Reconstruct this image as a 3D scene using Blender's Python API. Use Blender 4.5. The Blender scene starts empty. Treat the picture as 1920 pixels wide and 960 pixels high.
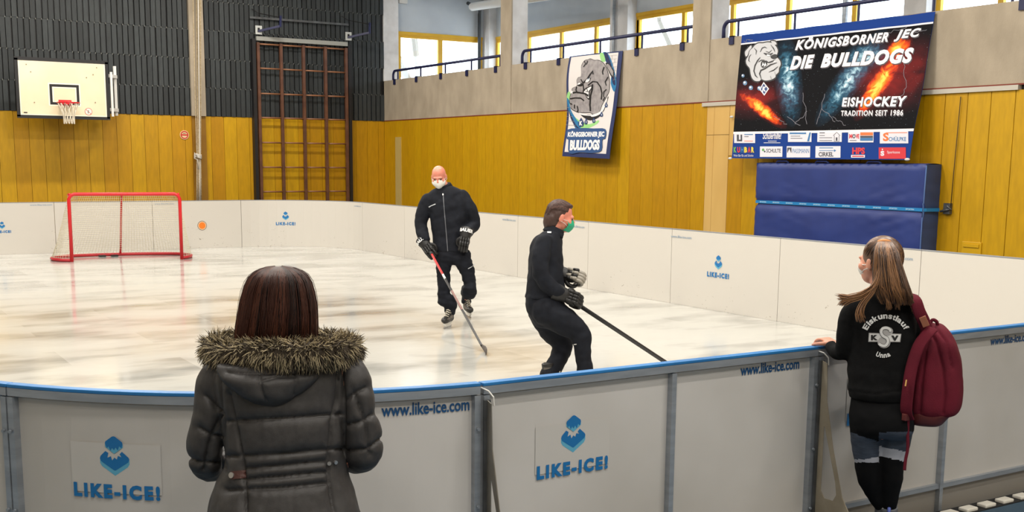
import bpy, bmesh, math, random
import numpy as np
from mathutils import Vector, Matrix
from mathutils.bvhtree import BVHTree
from mathutils.geometry import tessellate_polygon
random.seed(7)
SC = bpy.context.scene
COL = SC.collection
PI = math.pi
# ------------------------------------------------------------------ camera
CH = 1.88                                  # eye height above the ice
YAW, PIT, ROL, FPX, CX, CY = 0.55329, 0.15554, 0.00886, 2128.88, 960.0, 635.87
_F = np.array([math.sin(YAW)*math.cos(PIT), math.cos(YAW)*math.cos(PIT), -math.sin(PIT)])
_R0 = np.array([math.cos(YAW), -math.sin(YAW), 0.0]); _U0 = np.cross(_R0, _F)
_R = math.cos(ROL)*_R0 + math.sin(ROL)*_U0
_U = -math.sin(ROL)*_R0 + math.cos(ROL)*_U0
O = np.array([0, 0, CH])
cam_d = bpy.data.cameras.new('camera'); cam = bpy.data.objects.new('camera', cam_d); COL.objects.link(cam)
M = Matrix.Identity(4)
for i in range(3):
    M[i][0], M[i][1], M[i][2], M[i][3] = _R[i], _U[i], -_F[i], O[i]
cam.matrix_world = M
cam_d.sensor_width = 36; cam_d.lens = FPX*36/1920
cam_d.shift_y = (CY-480)/1920; cam_d.shift_x = 0
cam_d.clip_start = 0.05; cam_d.clip_end = 300
SC.camera = cam
# ------------------------------------------------------------------ view and light
SC.view_settings.view_transform = 'Standard'; SC.view_settings.look = 'None'
SC.view_settings.gamma = 1; SC.view_settings.use_curve_mapping = False
SC.view_settings.exposure = 0.15
W = bpy.data.worlds.new('sky'); SC.world = W; W.use_nodes = True
wn = W.node_tree.nodes; bg = wn['Background']
bg.inputs[0].default_value = (0.80, 0.90, 1.0, 1); bg.inputs[1].default_value = 5.0
LAMP_W = 195.0                              # power of each ceiling lamp
LAMPS = [(x, y) for y in (5.5, 11.5, 17.5, 23.5) for x in (1.5, 5.0, 8.5)] + [(-3.0, 8.5), (-3.0, 19.0), (-2.5, -1.5), (1.0, -2.5), (4.5, -2.5), (8.0, -1.5), (1.0, .8), (5.0, .8)]  # the unseen lamps nearest the camera are added to brighten the near boards

def ray(u, v): return _F + _R*(u-CX)/FPX - _U*(v-CY)/FPX
def atD(u, v, d): return Vector(O + ray(u, v)*d)                 # camera pixel and distance -> place in the hall
def atX(u, v, x): q = ray(u, v); return Vector(O + q*x/q[0])
def atY(u, v, y): q = ray(u, v); return Vector(O + q*y/q[1])
def atZ(u, v, z): q = ray(u, v); return Vector(O + q*(z-CH)/q[2])

# ------------------------------------------------------------------ materials
def lin(c):
    return tuple(((x/255)/12.92 if x/255 <= 0.04045 else ((x/255+0.055)/1.055)**2.4) for x in c) + (1,)
MATS = {}
def mat(name, col=(200, 200, 200), rough=.6, metal=0, noise=0, nscale=8, col2=None, bump=0, bscale=40, spec=.5, stretch=(1, 1, 1), detail=4, emit=0, sheen=0):
    if name in MATS: return MATS[name]
    m = bpy.data.materials.new(name); m.use_nodes = True; nt = m.node_tree; b = nt.nodes['Principled BSDF']
    b.inputs['Base Color'].default_value = lin(col); b.inputs['Roughness'].default_value = rough
    b.inputs['Metallic'].default_value = metal; b.inputs['Specular IOR Level'].default_value = spec
    if sheen: b.inputs['Sheen Weight'].default_value = sheen
    if emit:
        b.inputs['Emission Color'].default_value = lin(col); b.inputs['Emission Strength'].default_value = emit
    tc = nt.nodes.new('ShaderNodeTexCoord'); mp = nt.nodes.new('ShaderNodeMapping'); nt.links.new(tc.outputs['Object'], mp.inputs[0])
    mp.inputs['Scale'].default_value = stretch
    c2 = col2 or tuple(max(0, x*(1-noise)) for x in col)
    n = nt.nodes.new('ShaderNodeTexNoise'); n.inputs['Scale'].default_value = nscale; n.inputs['Detail'].default_value = detail
    nt.links.new(mp.outputs[0], n.inputs['Vector'])
    r = nt.nodes.new('ShaderNodeValToRGB'); r.color_ramp.elements[0].position = .35; r.color_ramp.elements[1].position = .65
    r.color_ramp.elements[0].color = lin(c2); r.color_ramp.elements[1].color = lin(col)
    nt.links.new(n.outputs[0], r.inputs[0]); nt.links.new(r.outputs[0], b.inputs['Base Color'])
    if bump:
        n2 = nt.nodes.new('ShaderNodeTexNoise'); n2.inputs['Scale'].default_value = bscale; n2.inputs['Detail'].default_value = 3
        nt.links.new(mp.outputs[0], n2.inputs['Vector'])
        bp = nt.nodes.new('ShaderNodeBump'); bp.inputs['Strength'].default_value = bump; bp.inputs['Distance'].default_value = .01
        nt.links.new(n2.outputs[0], bp.inputs['Height']); nt.links.new(bp.outputs[0], b.inputs['Normal'])
    MATS[name] = m
    return m
def nodes_of(m): return m.node_tree.nodes, m.node_tree.links, m.node_tree.nodes['Principled BSDF']
def tone_mat(name, c1, c2, rough, grain=(3, 3, .6), gs=6, gcol=.88, spec=.4):
    """wood planks: every plank carries a random tone; fine grain runs along it"""
    m = bpy.data.materials.new(name); m.use_nodes = True; n, l, b = nodes_of(m)
    a = n.new('ShaderNodeAttribute'); a.attribute_name = 'tone'
    mx = n.new('ShaderNodeMix'); mx.data_type = 'RGBA'; mx.inputs[6].default_value = lin(c1); mx.inputs[7].default_value = lin(c2)
    l.new(a.outputs['Fac'], mx.inputs[0])
    tc = n.new('ShaderNodeTexCoord'); mp = n.new('ShaderNodeMapping'); mp.inputs['Scale'].default_value = grain
    l.new(tc.outputs['Object'], mp.inputs[0])
    no = n.new('ShaderNodeTexNoise'); no.inputs['Scale'].default_value = gs; no.inputs['Detail'].default_value = 6
    l.new(mp.outputs[0], no.inputs[0])
    mr = n.new('ShaderNodeMapRange'); mr.inputs[1].default_value = .3; mr.inputs[2].default_value = .7; mr.inputs[3].default_value = gcol; mr.inputs[4].default_value = 1.06
    l.new(no.outputs[0], mr.inputs[0])
    vm = n.new('ShaderNodeVectorMath'); vm.operation = 'SCALE'; l.new(mx.outputs[2], vm.inputs[0]); l.new(mr.outputs[0], vm.inputs['Scale'])
    l.new(vm.outputs[0], b.inputs['Base Color']); b.inputs['Roughness'].default_value = rough; b.inputs['Specular IOR Level'].default_value = spec
    MATS[name] = m; return m

YEL = tone_mat('yellow_stained_wood', (198, 152, 4), (182, 130, 2), .5)
DARK = tone_mat('grey_stained_wood', (58, 62, 63), (42, 45, 46), .6, grain=(8, 8, 1.2), gs=4, gcol=.75)
CONC = mat('concrete', (176, 162, 142), .85, nscale=3, col2=(158, 145, 126), bump=.25, bscale=60, stretch=(1, 1, .5), detail=8)
CONCLIT = mat('daylit_concrete', (228, 226, 226), .85, nscale=3, col2=(208, 205, 204), bump=.2, bscale=50, detail=7)  # concrete whitened to stand for daylight on column sides; piers share it
PLAST = mat('grey_plaster', (196, 202, 208), .8, nscale=1.5, col2=(188, 194, 201))
WHITE = mat('white_paint', (215, 213, 208), .5)
YFR = mat('yellow_window_paint', (226, 178, 34), .4, nscale=2, col2=(214, 164, 24))
NAVY = mat('navy_paint', (28, 32, 72), .4)
BLACK = mat('black_paint', (22, 20, 22), .5)
STEEL = mat('brushed_aluminium', (168, 174, 182), .38, metal=.5, nscale=5, col2=(152, 158, 166), stretch=(1, 1, 6))
STEELD = mat('dark_steel', (104, 106, 108), .45, metal=.6, nscale=10, col2=(84, 84, 84))
BLUEC = mat('blue_cap_plastic', (42, 122, 186), .35, nscale=3, col2=(34, 108, 170))
LOGOB = mat('logo_blue', (26, 112, 176), .4)
LOGOL = mat('logo_light_blue', (96, 172, 204), .4)
LOGOD = mat('logo_dark_blue', (22, 84, 132), .4)
RED = mat('red_enamel', (208, 26, 36), .35)
NETW = mat('net_cord', (214, 208, 186), .8)
BROWN = mat('brown_painted_wood', (104, 66, 46), .45, nscale=5, col2=(84, 52, 38))
ROPE = mat('rope_fibre', (196, 178, 146), .9, nscale=30, col2=(168, 148, 116))
CREAM = mat('cream_board', (236, 222, 190), .4, nscale=1.2, col2=(226, 210, 176))
BLUEM = mat('blue_vinyl', (40, 58, 124), .5, nscale=3, col2=(36, 52, 114))
BLUEM2 = mat('slate_blue_vinyl', (48, 72, 118), .55, nscale=3, col2=(42, 62, 104))

# ------------------------------------------------------------------ mesh helpers
class MB:
    def __init__(s): s.v = []; s.f = []; s.mi = []; s.t = []
    def add(s, vs, fs, mi=0, tone=None):
        o = len(s.v); s.v += [tuple(p) for p in vs]; s.f += [tuple(i+o for i in f) for f in fs]; s.mi += [mi]*len(fs)
        s.t += [random.random() if tone is None else tone]*len(vs)
    def box(s, a, b, mi=0, tone=None):
        x0, y0, z0 = a; x1, y1, z1 = b
        v = [(x, y, z) for x in (x0, x1) for y in (y0, y1) for z in (z0, z1)]
        s.add(v, [(0, 1, 3, 2), (4, 6, 7, 5), (0, 4, 5, 1), (2, 3, 7, 6), (0, 2, 6, 4), (1, 5, 7, 3)], mi, random.random() if tone is None else tone)
    def obox(s, c, ax, ay, az, mi=0):
        """box with centre c and half-axes ax, ay, az"""
        c, ax, ay, az = map(Vector, (c, ax, ay, az))
        v = [c+ax*i+ay*j+az*k for i in (-1, 1) for j in (-1, 1) for k in (-1, 1)]
        s.add(v, [(0, 1, 3, 2), (4, 6, 7, 5), (0, 4, 5, 1), (2, 3, 7, 6), (0, 2, 6, 4), (1, 5, 7, 3)], mi)
    def tube(s, pts, r, n=8, mi=0, caps=True, closed=False, flat=None):
        """round bar along pts; r number or list; flat=(vector, ratio) squashes it"""
        pts = [Vector(p) for p in pts]; k = len(pts)
        rs = r if isinstance(r, (list, tuple, np.ndarray)) else [r]*k
        vs = []; prev = None
        for i, p in enumerate(pts):
            if closed: t = pts[(i+1) % k]-pts[i-1]
            else: t = pts[min(i+1, k-1)]-pts[max(i-1, 0)]
            if t.length < 1e-9: t = Vector((0, 0, 1))
            t.normalize()
            if prev is None:
                a = t.orthogonal().normalized() if flat is None else (Vector(flat[0])-t*Vector(flat[0]).dot(t)).normalized()
            else:
                a = prev - t*prev.dot(t)
                a = a.normalized() if a.length > 1e-6 else t.orthogonal().normalized()
            prev = a; b = t.cross(a); fl = flat[1] if flat else 1
            for j in range(n):
                w = 2*PI*j/n; vs.append(p + a*math.cos(w)*rs[i] + b*math.sin(w)*rs[i]*fl)
        fs = []
        m = k if closed else k-1
        for i in range(m):
            for j in range(n):
                i2 = (i+1) % k
                fs.append((i*n+j, i*n+(j+1) % n, i2*n+(j+1) % n, i2*n+j))
        if caps and not closed:
            fs.append(tuple(range(n))[::-1]); fs.append(tuple((k-1)*n+j for j in range(n)))
        s.add(vs, fs, mi)
    def bar(s, a, b, w, h, up=(0, 0, 1), mi=0):
        a = Vector(a); b = Vector(b); t = (b-a); L = t.length; t.normalize(); u = Vector(up)
        sx = t.cross(u).normalized(); u2 = sx.cross(t)
        s.obox((a+b)/2, t*L/2, sx*w/2, u2*h/2, mi)
    def prism(s, poly, d, mi=0):
        """poly: 3-D points of a flat outline, extruded by vector d"""
        n = len(poly); P = [Vector(p) for p in poly]; d = Vector(d)
        tri = tessellate_polygon([P])
        v = P + [p+d for p in P]
        f = [t for t in tri] + [tuple(i+n for i in t[::-1]) for t in tri] + [(i, (i+1) % n, n+(i+1) % n, n+i) for i in range(n)]
        s.add(v, f, mi)
    def ell(s, c, r, nu=16, nv=10, mi=0, rot=None):
        vs = []; fs = []
        for i in range(nv+1):
            th = PI*i/nv
            for j in range(nu):
                ph = 2*PI*j/nu
                p = Vector((r[0]*math.sin(th)*math.cos(ph), r[1]*math.sin(th)*math.sin(ph), r[2]*math.cos(th)))
                if rot is not None: p = rot @ p
                vs.append(Vector(c)+p)
        for i in range(nv):
            for j in range(nu): fs.append((i*nu+j, (i+1)*nu+j, (i+1)*nu+(j+1) % nu, i*nu+(j+1) % nu))
        s.add(vs, fs, mi)
    def mesh(s, name, mats, smooth=False, tone=False):
        me = bpy.data.meshes.new(name); me.from_pydata(s.v, [], s.f)
        for m in (mats if isinstance(mats, (list, tuple)) else [mats]): me.materials.append(m)
        me.polygons.foreach_set('material_index', s.mi)
        if tone:
            at = me.attributes.new('tone', 'FLOAT', 'POINT'); at.data.foreach_set('value', s.t)
        bm = bmesh.new(); bm.from_mesh(me)
        bmesh.ops.remove_doubles(bm, verts=bm.verts, dist=1e-6)
        bmesh.ops.recalc_face_normals(bm, faces=bm.faces); bm.to_mesh(me); bm.free()
        if smooth: me.shade_smooth()
        me.update(); return me
    def build(s, name, mats, parent=None, smooth=False, tone=False, bevel=0, auto=False):
        o = bpy.data.objects.new(name, s.mesh(name, mats, smooth, tone)); COL.objects.link(o)
        if parent: setpar(o, parent)
        if bevel:
            b = o.modifiers.new('bevel', 'BEVEL'); b.width = bevel; b.segments = 2; b.limit_method = 'ANGLE'
        return o
def setpar(o, p):
    o.parent = p
    q = p; mw = Matrix.Identity(4)
    chain = []
    while q is not None: chain.append(q); q = q.parent
    for q in reversed(chain): mw = mw @ (q.matrix_parent_inverse @ q.matrix_basis)
    o.matrix_parent_inverse = mw.inverted()
def empty(name, loc=(0, 0, 0)):
    o = bpy.data.objects.new(name, None); o.location = loc; o.empty_display_size = .1; COL.objects.link(o); return o
def tag(o, label, cat, group=None):
    o['label'] = label; o['category'] = cat
    if group: o['group'] = group
    return o
def struct(o): o['kind'] = 'structure'; return o
def copy_tree(o, parent=None):
    c = o.copy(); COL.objects.link(c)
    if parent: c.parent = parent
    for ch in list(o.children): copy_tree(ch, c)
    return c

# ---- lettering and flat prints
def text2d(s, bold=0.0, shear=0.0, space=1.0, arc=None):
    cu = bpy.data.curves.new('t', 'FONT'); cu.body = s; cu.size = 1; cu.offset = bold; cu.shear = shear; cu.space_character = space
    cu.resolution_u = 3
    o = bpy.data.objects.new('t', cu); COL.objects.link(o)
    dg = bpy.context.evaluated_depsgraph_get(); dg.update()
    me = bpy.data.meshes.new_from_object(o.evaluated_get(dg))
    v = [(p.co.x, p.co.y) for p in me.vertices]; f = [tuple(p.vertices) for p in me.polygons]
    bpy.data.objects.remove(o); bpy.data.curves.remove(cu); bpy.data.meshes.remove(me)
    x0 = min(p[0] for p in v); x1 = max(p[0] for p in v); y0 = min(p[1] for p in v); y1 = max(p[1] for p in v)
    v = [((a-x0)/(x1-x0), (b-y0)/(y1-y0)) for a, b in v]
    return v, f
def fit(vf, x0, y0, x1, y1, sl=0.0):
    """unit-square print -> rectangle; sl raises the far end"""
    v, f = vf
    return [(x0+(x1-x0)*a, y0+(y1-y0)*b+sl*a) for a, b in v], f
def poly2d(pts):
    tri = tessellate_polygon([[Vector((p[0], p[1], 0)) for p in pts]])
    return list(pts), [tuple(t) for t in tri]
def rect2d(x0, y0, x1, y1): return [(x0, y0), (x1, y0), (x1, y1), (x0, y1)], [(0, 1, 2, 3)]
def disc2d(cx, cy, rx, ry=None, n=24, r0=0):
    ry = ry or rx
    if r0:
        v = [(cx+rx*k*math.cos(2*PI*i/n), cy+ry*k*math.sin(2*PI*i/n)) for k in (1, r0) for i in range(n)]
        return v, [(i, (i+1) % n, n+(i+1) % n, n+i) for i in range(n)]
    return poly2d([(cx+rx*math.cos(2*PI*i/n), cy+ry*math.sin(2*PI*i/n)) for i in range(n)])
def stroke2d(pts, w, closed=False):
    """flat line of width w (number or list)"""
    k = len(pts); vs = []; ws = w if isinstance(w, (list, tuple)) else [w]*k
    for i in range(k):
        a = pts[i-1] if (closed or i) else pts[0]; b = pts[(i+1) % k] if (closed or i < k-1) else pts[-1]
        dx, dy = b[0]-a[0], b[1]-a[1]; L = math.hypot(dx, dy) or 1
        nx, ny = -dy/L*ws[i]/2, dx/L*ws[i]/2
        vs += [(pts[i][0]+nx, pts[i][1]+ny), (pts[i][0]-nx, pts[i][1]-ny)]
    m = k if closed else k-1
    return vs, [(2*i, 2*i+1, 2*((i+1) % k)+1, 2*((i+1) % k)) for i in range(m)]
def prints(name, layers, fn, mats, parent, step=None, off0=.002, doff=.0006, th=0):
    """layers: [(verts2d, faces, material index)], each lying a hair above the last; fn(x, y, off) -> place"""
    mb = MB()
    for li, (v, f, mi) in enumerate(layers):
        off = off0+doff*li
        if step:
            bm = bmesh.new(); bv = [bm.verts.new((a, b, 0)) for a, b in v]
            for q in f:
                try: bm.faces.new([bv[i] for i in q])
                except ValueError: pass
            sx, sy = step
            xs = [p[0] for p in v]; ys = [p[1] for p in v]
            for k in range(math.ceil(min(xs)/sx), math.floor(max(xs)/sx)+1):
                bmesh.ops.bisect_plane(bm, geom=bm.verts[:]+bm.edges[:]+bm.faces[:], plane_co=(k*sx, 0, 0), plane_no=(1, 0, 0))
            for k in range(math.ceil(min(ys)/sy), math.floor(max(ys)/sy)+1):
                bmesh.ops.bisect_plane(bm, geom=bm.verts[:]+bm.edges[:]+bm.faces[:], plane_co=(0, k*sy, 0), plane_no=(0, 1, 0))
            bm.verts.index_update()
            v = [(p.co.x, p.co.y) for p in bm.verts]; f = [tuple(q.index for q in fc.verts) for fc in bm.faces]; bm.free()
        mb.add([fn(a, b, off) for a, b in v], f, mi)
    me = bpy.data.meshes.new(name); me.from_pydata(mb.v, [], mb.f)
    for m in mats: me.materials.append(m)
    me.polygons.foreach_set('material_index', mb.mi); me.update()
    o = bpy.data.objects.new(name, me); COL.objects.link(o)
    if parent: setpar(o, parent)
    return o

# ================================================================== THE HALL
XR, YB = 12.768, 27.018          # right wall and back wall
Z1, Z2 = 2.86, 3.87              # top of the yellow planks, top of the parapet
XG, YG, ZW, ZC = 16.0, 27.14, 5.15, 7.3
XL, YN = -6.0, -5.0
mb = MB(); mb.box((XL-.2, YN-.2, -.25), (XG+.3, YG+.3, -.02)); 
FLOORM = mat('blue_sports_floor', (58, 84, 104), .6, nscale=2, col2=(48, 72, 92))
struct(mb.build('floor', FLOORM))
# ice
ICE = bpy.data.materials.new('synthetic_ice'); ICE.use_nodes = True; n, l, b = nodes_of(ICE)
tc = n.new('ShaderNodeTexCoord')
def nz(scale, st, det=5, rot=0):
    mp = n.new('ShaderNodeMapping'); mp.inputs['Scale'].default_value = st; mp.inputs['Rotation'].default_value = (0, 0, rot); l.new(tc.outputs['Object'], mp.inputs[0])
    q = n.new('ShaderNodeTexNoise'); q.inputs['Scale'].default_value = scale; q.inputs['Detail'].default_value = det; l.new(mp.outputs[0], q.inputs[0]); return q
q1 = nz(1.1, (.6, 1.2, 1), 6, .5); q2 = nz(2.2, (.55, 1.3, 1), 7, .65); q3 = nz(6, (1, 1, 1), 3)
vor = n.new('ShaderNodeTexBrick'); mpb = n.new('ShaderNodeMapping'); l.new(tc.outputs['Object'], mpb.inputs[0]); l.new(mpb.outputs[0], vor.inputs[0])
vor.inputs['Color1'].default_value = (0.35, .35, .35, 1); vor.inputs['Color2'].default_value = (1, 1, 1, 1); vor.inputs['Mortar'].default_value = (.8, .8, .8, 1)
vor.inputs['Scale'].default_value = 1; vor.inputs['Brick Width'].default_value = 1.95; vor.inputs['Row Height'].default_value = .98; vor.inputs['Mortar Size'].default_value = .004
mul = n.new('ShaderNodeMath'); mul.operation = 'MULTIPLY_ADD'; l.new(vor.outputs[0], mul.inputs[0]); mul.inputs[1].default_value = .28
l.new(q1.outputs[0], mul.inputs[2])
mul2 = n.new('ShaderNodeMath'); mul2.operation = 'MULTIPLY_ADD'; l.new(q2.outputs[0], mul2.inputs[0]); mul2.inputs[1].default_value = .55; l.new(mul.outputs[0], mul2.inputs[2])
rp = n.new('ShaderNodeValToRGB'); l.new(mul2.outputs[0], rp.inputs[0])
rp.color_ramp.elements[0].position = .74; rp.color_ramp.elements[1].position = 1.0
rp.color_ramp.elements[0].color = lin((152, 151, 146)); rp.color_ramp.elements[1].color = lin((194, 193, 187))
l.new(rp.outputs[0], b.inputs['Base Color'])
rr = n.new('ShaderNodeMapRange'); l.new(q1.outputs[0], rr.inputs[0]); rr.inputs[1].default_value = .3; rr.inputs[2].default_value = .7; rr.inputs[3].default_value = .06; rr.inputs[4].default_value = .20
l.new(rr.outputs[0], b.inputs['Roughness'])
bp = n.new('ShaderNodeBump'); bp.inputs['Strength'].default_value = .10; bp.inputs['Distance'].default_value = .01; l.new(q3.outputs[0], bp.inputs['Height']); l.new(bp.outputs[0], b.inputs['Normal'])

# ---- rink outline: a rounded rectangle, walked along its length
RX0, RX1, RY0, RY1, RR = 0.25, 9.84, 3.88, 23.87, 1.95
NLR, NLX, NLY = 2.22, 2.40, 6.10          # the near left corner is a little wider
def corner(cx, cy, a, r=None):      # centre and angle -> point and outward normal
    r = r or RR; nx, ny = math.cos(a), math.sin(a); return (cx+r*nx, cy+r*ny, nx, ny)
def near(x): return (x, RY0, 0, -1)
def right(y): return (RX1, y, 1, 0)
def back(x): return (x, RY1, 0, 1)
def seg(kind, a, b, k):
    out = []
    for i in range(k+1):
        t = a+(b-a)*i/k
        if kind == 'near': out.append(near(t))
        elif kind == 'right': out.append(right(t))
        elif kind == 'back': out.append(back(t))
        elif kind == 'cnr': out.append(corner(RX1-RR, RY0+RR, t))
        elif kind == 'cfr': out.append(corner(RX1-RR, RY1-RR, t))
        elif kind == 'cfl': out.append(corner(RX0+RR, RY1-RR, t))
        elif kind == 'cnl': out.append(corner(NLX, NLY, t, NLR))
    return out
outline = seg('near', RX0+RR, RX1-RR, 1)+seg('cnr', -PI/2, 0, 16)+seg('cfr', 0, PI/2, 16)+seg('cfl', PI/2, PI, 16)+seg('cnl', PI, 1.5*PI, 16)
mb = MB(); mb.prism([(p[0]+p[2]*-.004, p[1]+p[3]*-.004, -.02) for p in outline], (0, 0, .02))
o = mb.build('ice_rink_floor', ICE); o['kind'] = 'structure'
# spectator floor covering
mb = MB()
mb.box((-2.5, -2.5, -.02), (RX1+1, RY0-.17, .028))
struct(mb.build('floor_covering', FLOORM))
mb = MB(); a = atZ(1806, 957, .03); c_ = atZ(1868, 947, .03)
mb.bar((a.x, a.y, .029), (c_.x, c_.y, .029), .022, .004); mb2 = mb.build('floor_line', BLACK); struct(mb2)

# ---- walls
def planks(x0, x1, w, z0, z1, put, gap=.007, tones=None):
    mb = MB(); x = x0
    while x < x1-1e-4:
        xe = min(x+w, x1); put(mb, x+gap/2, xe-gap/2, z0, z1); x = xe
    return mb
# back wall, yellow
mb = planks(XL, XR, .31, -.02, Z1-.0, lambda m, a, b_, z0, z1: m.box((a, YB, z0), (b_, YB+.05, z1)))
mb.box((XL, YB+.04, -.02), (XR+.4, YB+.2, ZC), 1)
wb = struct(mb.build('wall_back', [YEL, BLACK], tone=True))
mb = MB()
nx = int((XR-XL)/.122)
for r_ in range(7):
    z0 = Z1+.005+r_*.66
    for i in range(nx+1):
        xx = XL+i*.122+random.uniform(-.008, .008)+(r_ % 2)*.02
        if xx+.1 > XR: continue
        mb.box((xx, YB-.012-(i % 2)*.01, z0), (xx+.098, YB+.04, min(z0+.655, ZC)))
struct(mb.build('trim_1', DARK, tone=True))
# little nail heads along the joints of the slats
mb = MB()
for r_ in range(1, 5):
    for i in range(60, nx):
        mb.box((XL+i*.122+.107, YB-.026, Z1+r_*.66-.02), (XL+i*.122+.121, YB-.02, Z1+r_*.66+.012))
struct(mb.build('trim_2', mat('pale_nails', (112, 112, 106), .6)))
# right wall, yellow; a run of pale planks and a run of deeper ones
def rplank(m, a, b_, z0, z1):
    y = (a+b_)/2; mi = 0
    m.box((XR, a, z0), (XR+.05, b_, z1), mi)
mb = MB(); PALEW = mat('pale_birch_panel', (216, 176, 104), .45, nscale=2, col2=(206, 164, 92), stretch=(1, 1, .3))
y = YB
joints = [YB]
yy = YB
while yy > 14.9: yy -= .345; joints.append(yy)
for a, b_ in zip(joints[1:], joints[:-1]): mb.box((XR, a+.003, -.02), (XR+.05, b_-.003, Z1), 0, .15+.35*random.random() if a > 16.4 else .55+.4*random.random())
y0 = joints[-1]; pl = [y0, 14.42, 14.04]
mb.box((XR, 14.42, -.02), (XR+.05, y0-.004, 2.33), 1); mb.box((XR, 14.42, 2.337), (XR+.05, y0-.004, Z1-.06), 1)
mb.box((XR, 14.05, -.02), (XR+.05, 14.414, 2.33), 1); mb.box((XR, 14.05, 2.337), (XR+.05, 14.414, Z1-.06), 1)
mb.box((XR, 13.7, 2.0), (XR+.05, 14.04, Z1-.06), 1); mb.box((XR, 13.7, -.02), (XR+.05, 14.04, 1.994), 0, .9)
yy = 13.7
while yy > 8.9:
    mb.box((XR, yy-.337, -.02), (XR+.05, yy-.005, Z1-.06), 0, random.random()*.6); yy -= .342
while yy > YN:
    mb.box((XR, yy-.337, -.02), (XR+.05, yy-.005, Z1), 0, random.random()*.5); yy -= .342
mb.box((XR+.045, YN, -.02), (XR+.2, YB+.2, Z1), 2)
struct(mb.build('wall_right', [YEL, PALEW, BLACK], tone=True))
mb = MB(); mb.box((XR-.03, 8.87, Z1-.06), (XR+.05, 14.7, Z1)); struct(mb.build('trim_3', mat('aluminium_strip', (196, 190, 178), .5, metal=.3)))
mb = MB(); mb.box((XR-.01, YN, Z1), (XR+.05, YB, Z1+.018)); struct(mb.build('trim_4', mat('rust_red_line', (118, 44, 30), .7)))
# concrete parapet with its columns
mb = MB()
mb.box((XR, YN, Z1+.018), (XR+.16, 14.58, Z2)); mb.box((XR, 15.02, Z1+.018), (XR+.16, 20.79, Z2)); mb.box((XR, 21.22, Z1+.018), (XR+.16, YB+.2, Z2))
struct(mb.build('wall_right_parapet', CONC))
mb = MB()
for (a, b_) in ((20.79, 21.22), (14.58, 15.02), (8.2, 8.64), (2.0, 2.44)):
    mb.box((XR-.012, a, Z1+.018), (XR+.02, b_, ZC), 0); mb.box((XR+.02, a, Z1+.018), (XR+.39, b_, ZC), 1)  # front in plain concrete, sides in the colour whitened as if daylit
mb.box((XR+.0, YB-.005, Z1), (XR+.42, YB+.14, ZC), 1)
struct(mb.build('wall_right_columns', [CONC, CONCLIT]))
# gallery behind the parapet
mb = MB(); mb.box((XR+.2, YN, Z1-.2), (XG+.3, YG+.2, Z1)); struct(mb.build('floor_gallery', CONC))
ZCG = 6.15
mb = MB(); mb.box((XR+.2, YN, ZCG), (XG+.3, YG+.2, ZCG+.15)); struct(mb.build('ceiling_gallery', PLAST))
# gallery end wall (faces the hall) and outer wall with their window strips
mb = MB()
mb.box((XR+.2, YG, Z1), (XG+.3, YG+.2, 3.75)); mb.box((XR+.2, YG, ZW), (XG+.3, YG+.2, ZCG)); mb.box((XR+.2, YG, 3.75), (13.24, YG+.2, ZW)); mb.box((15.74, YG, 3.75), (XG+.3, YG+.2, ZW))
struct(mb.build('wall_gallery_end', PLAST))
mb = MB()
mb.box((XG, YN, Z1), (XG+.2, YG+.2, 3.9)); mb.box((XG, YN, ZW), (XG+.2, YG+.2, ZCG))
struct(mb.build('wall_gallery_outer', PLAST))
GLASS = bpy.data.materials.new('window_glass'); GLASS.use_nodes = True
n, l = GLASS.node_tree.nodes, GLASS.node_tree.links; n.remove(n['Principled BSDF'])
tr = n.new('ShaderNodeBsdfTransparent'); tr.inputs[0].default_value = (.95, .97, .98, 1); gl = n.new('ShaderNodeBsdfGlossy'); gl.inputs['Roughness'].default_value = .03
mxs = n.new('ShaderNodeMixShader'); mxs.inputs[0].default_value = .06; l.new(tr.outputs[0], mxs.inputs[1]); l.new(gl.outputs[0], mxs.inputs[2]); l.new(mxs.outputs[0], n['Material Output'].inputs[0])
MATS['glass'] = GLASS
# window 1: gallery end
def window(name, mk_f, mk_g):
    f = mk_f.build(name, YFR); struct(f); g = mk_g.build('glass', GLASS, f); return f
f, g = MB(), MB()
f.box((13.24, YG-.03, ZW-.07), (15.74, YG+.06, ZW)); f.box((13.24, YG, ZW-.15), (15.74, YG+.06, ZW-.085)); f.box((13.24, YG-.02, ZW-.085), (15.74, YG+.04, ZW-.07))
for x, w in ((13.24, .07), (14.4, .13), (15.66, .08)): f.box((x, YG-.01, 3.75), (x+w, YG+.06, ZW-.15))
f.box((13.24, YG-.01, 3.75), (15.74, YG+.06, 3.83)); g.box((13.26, YG+.02, 3.8), (15.7, YG+.03, ZW-.1))
window('window_1', f, g)
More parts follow.
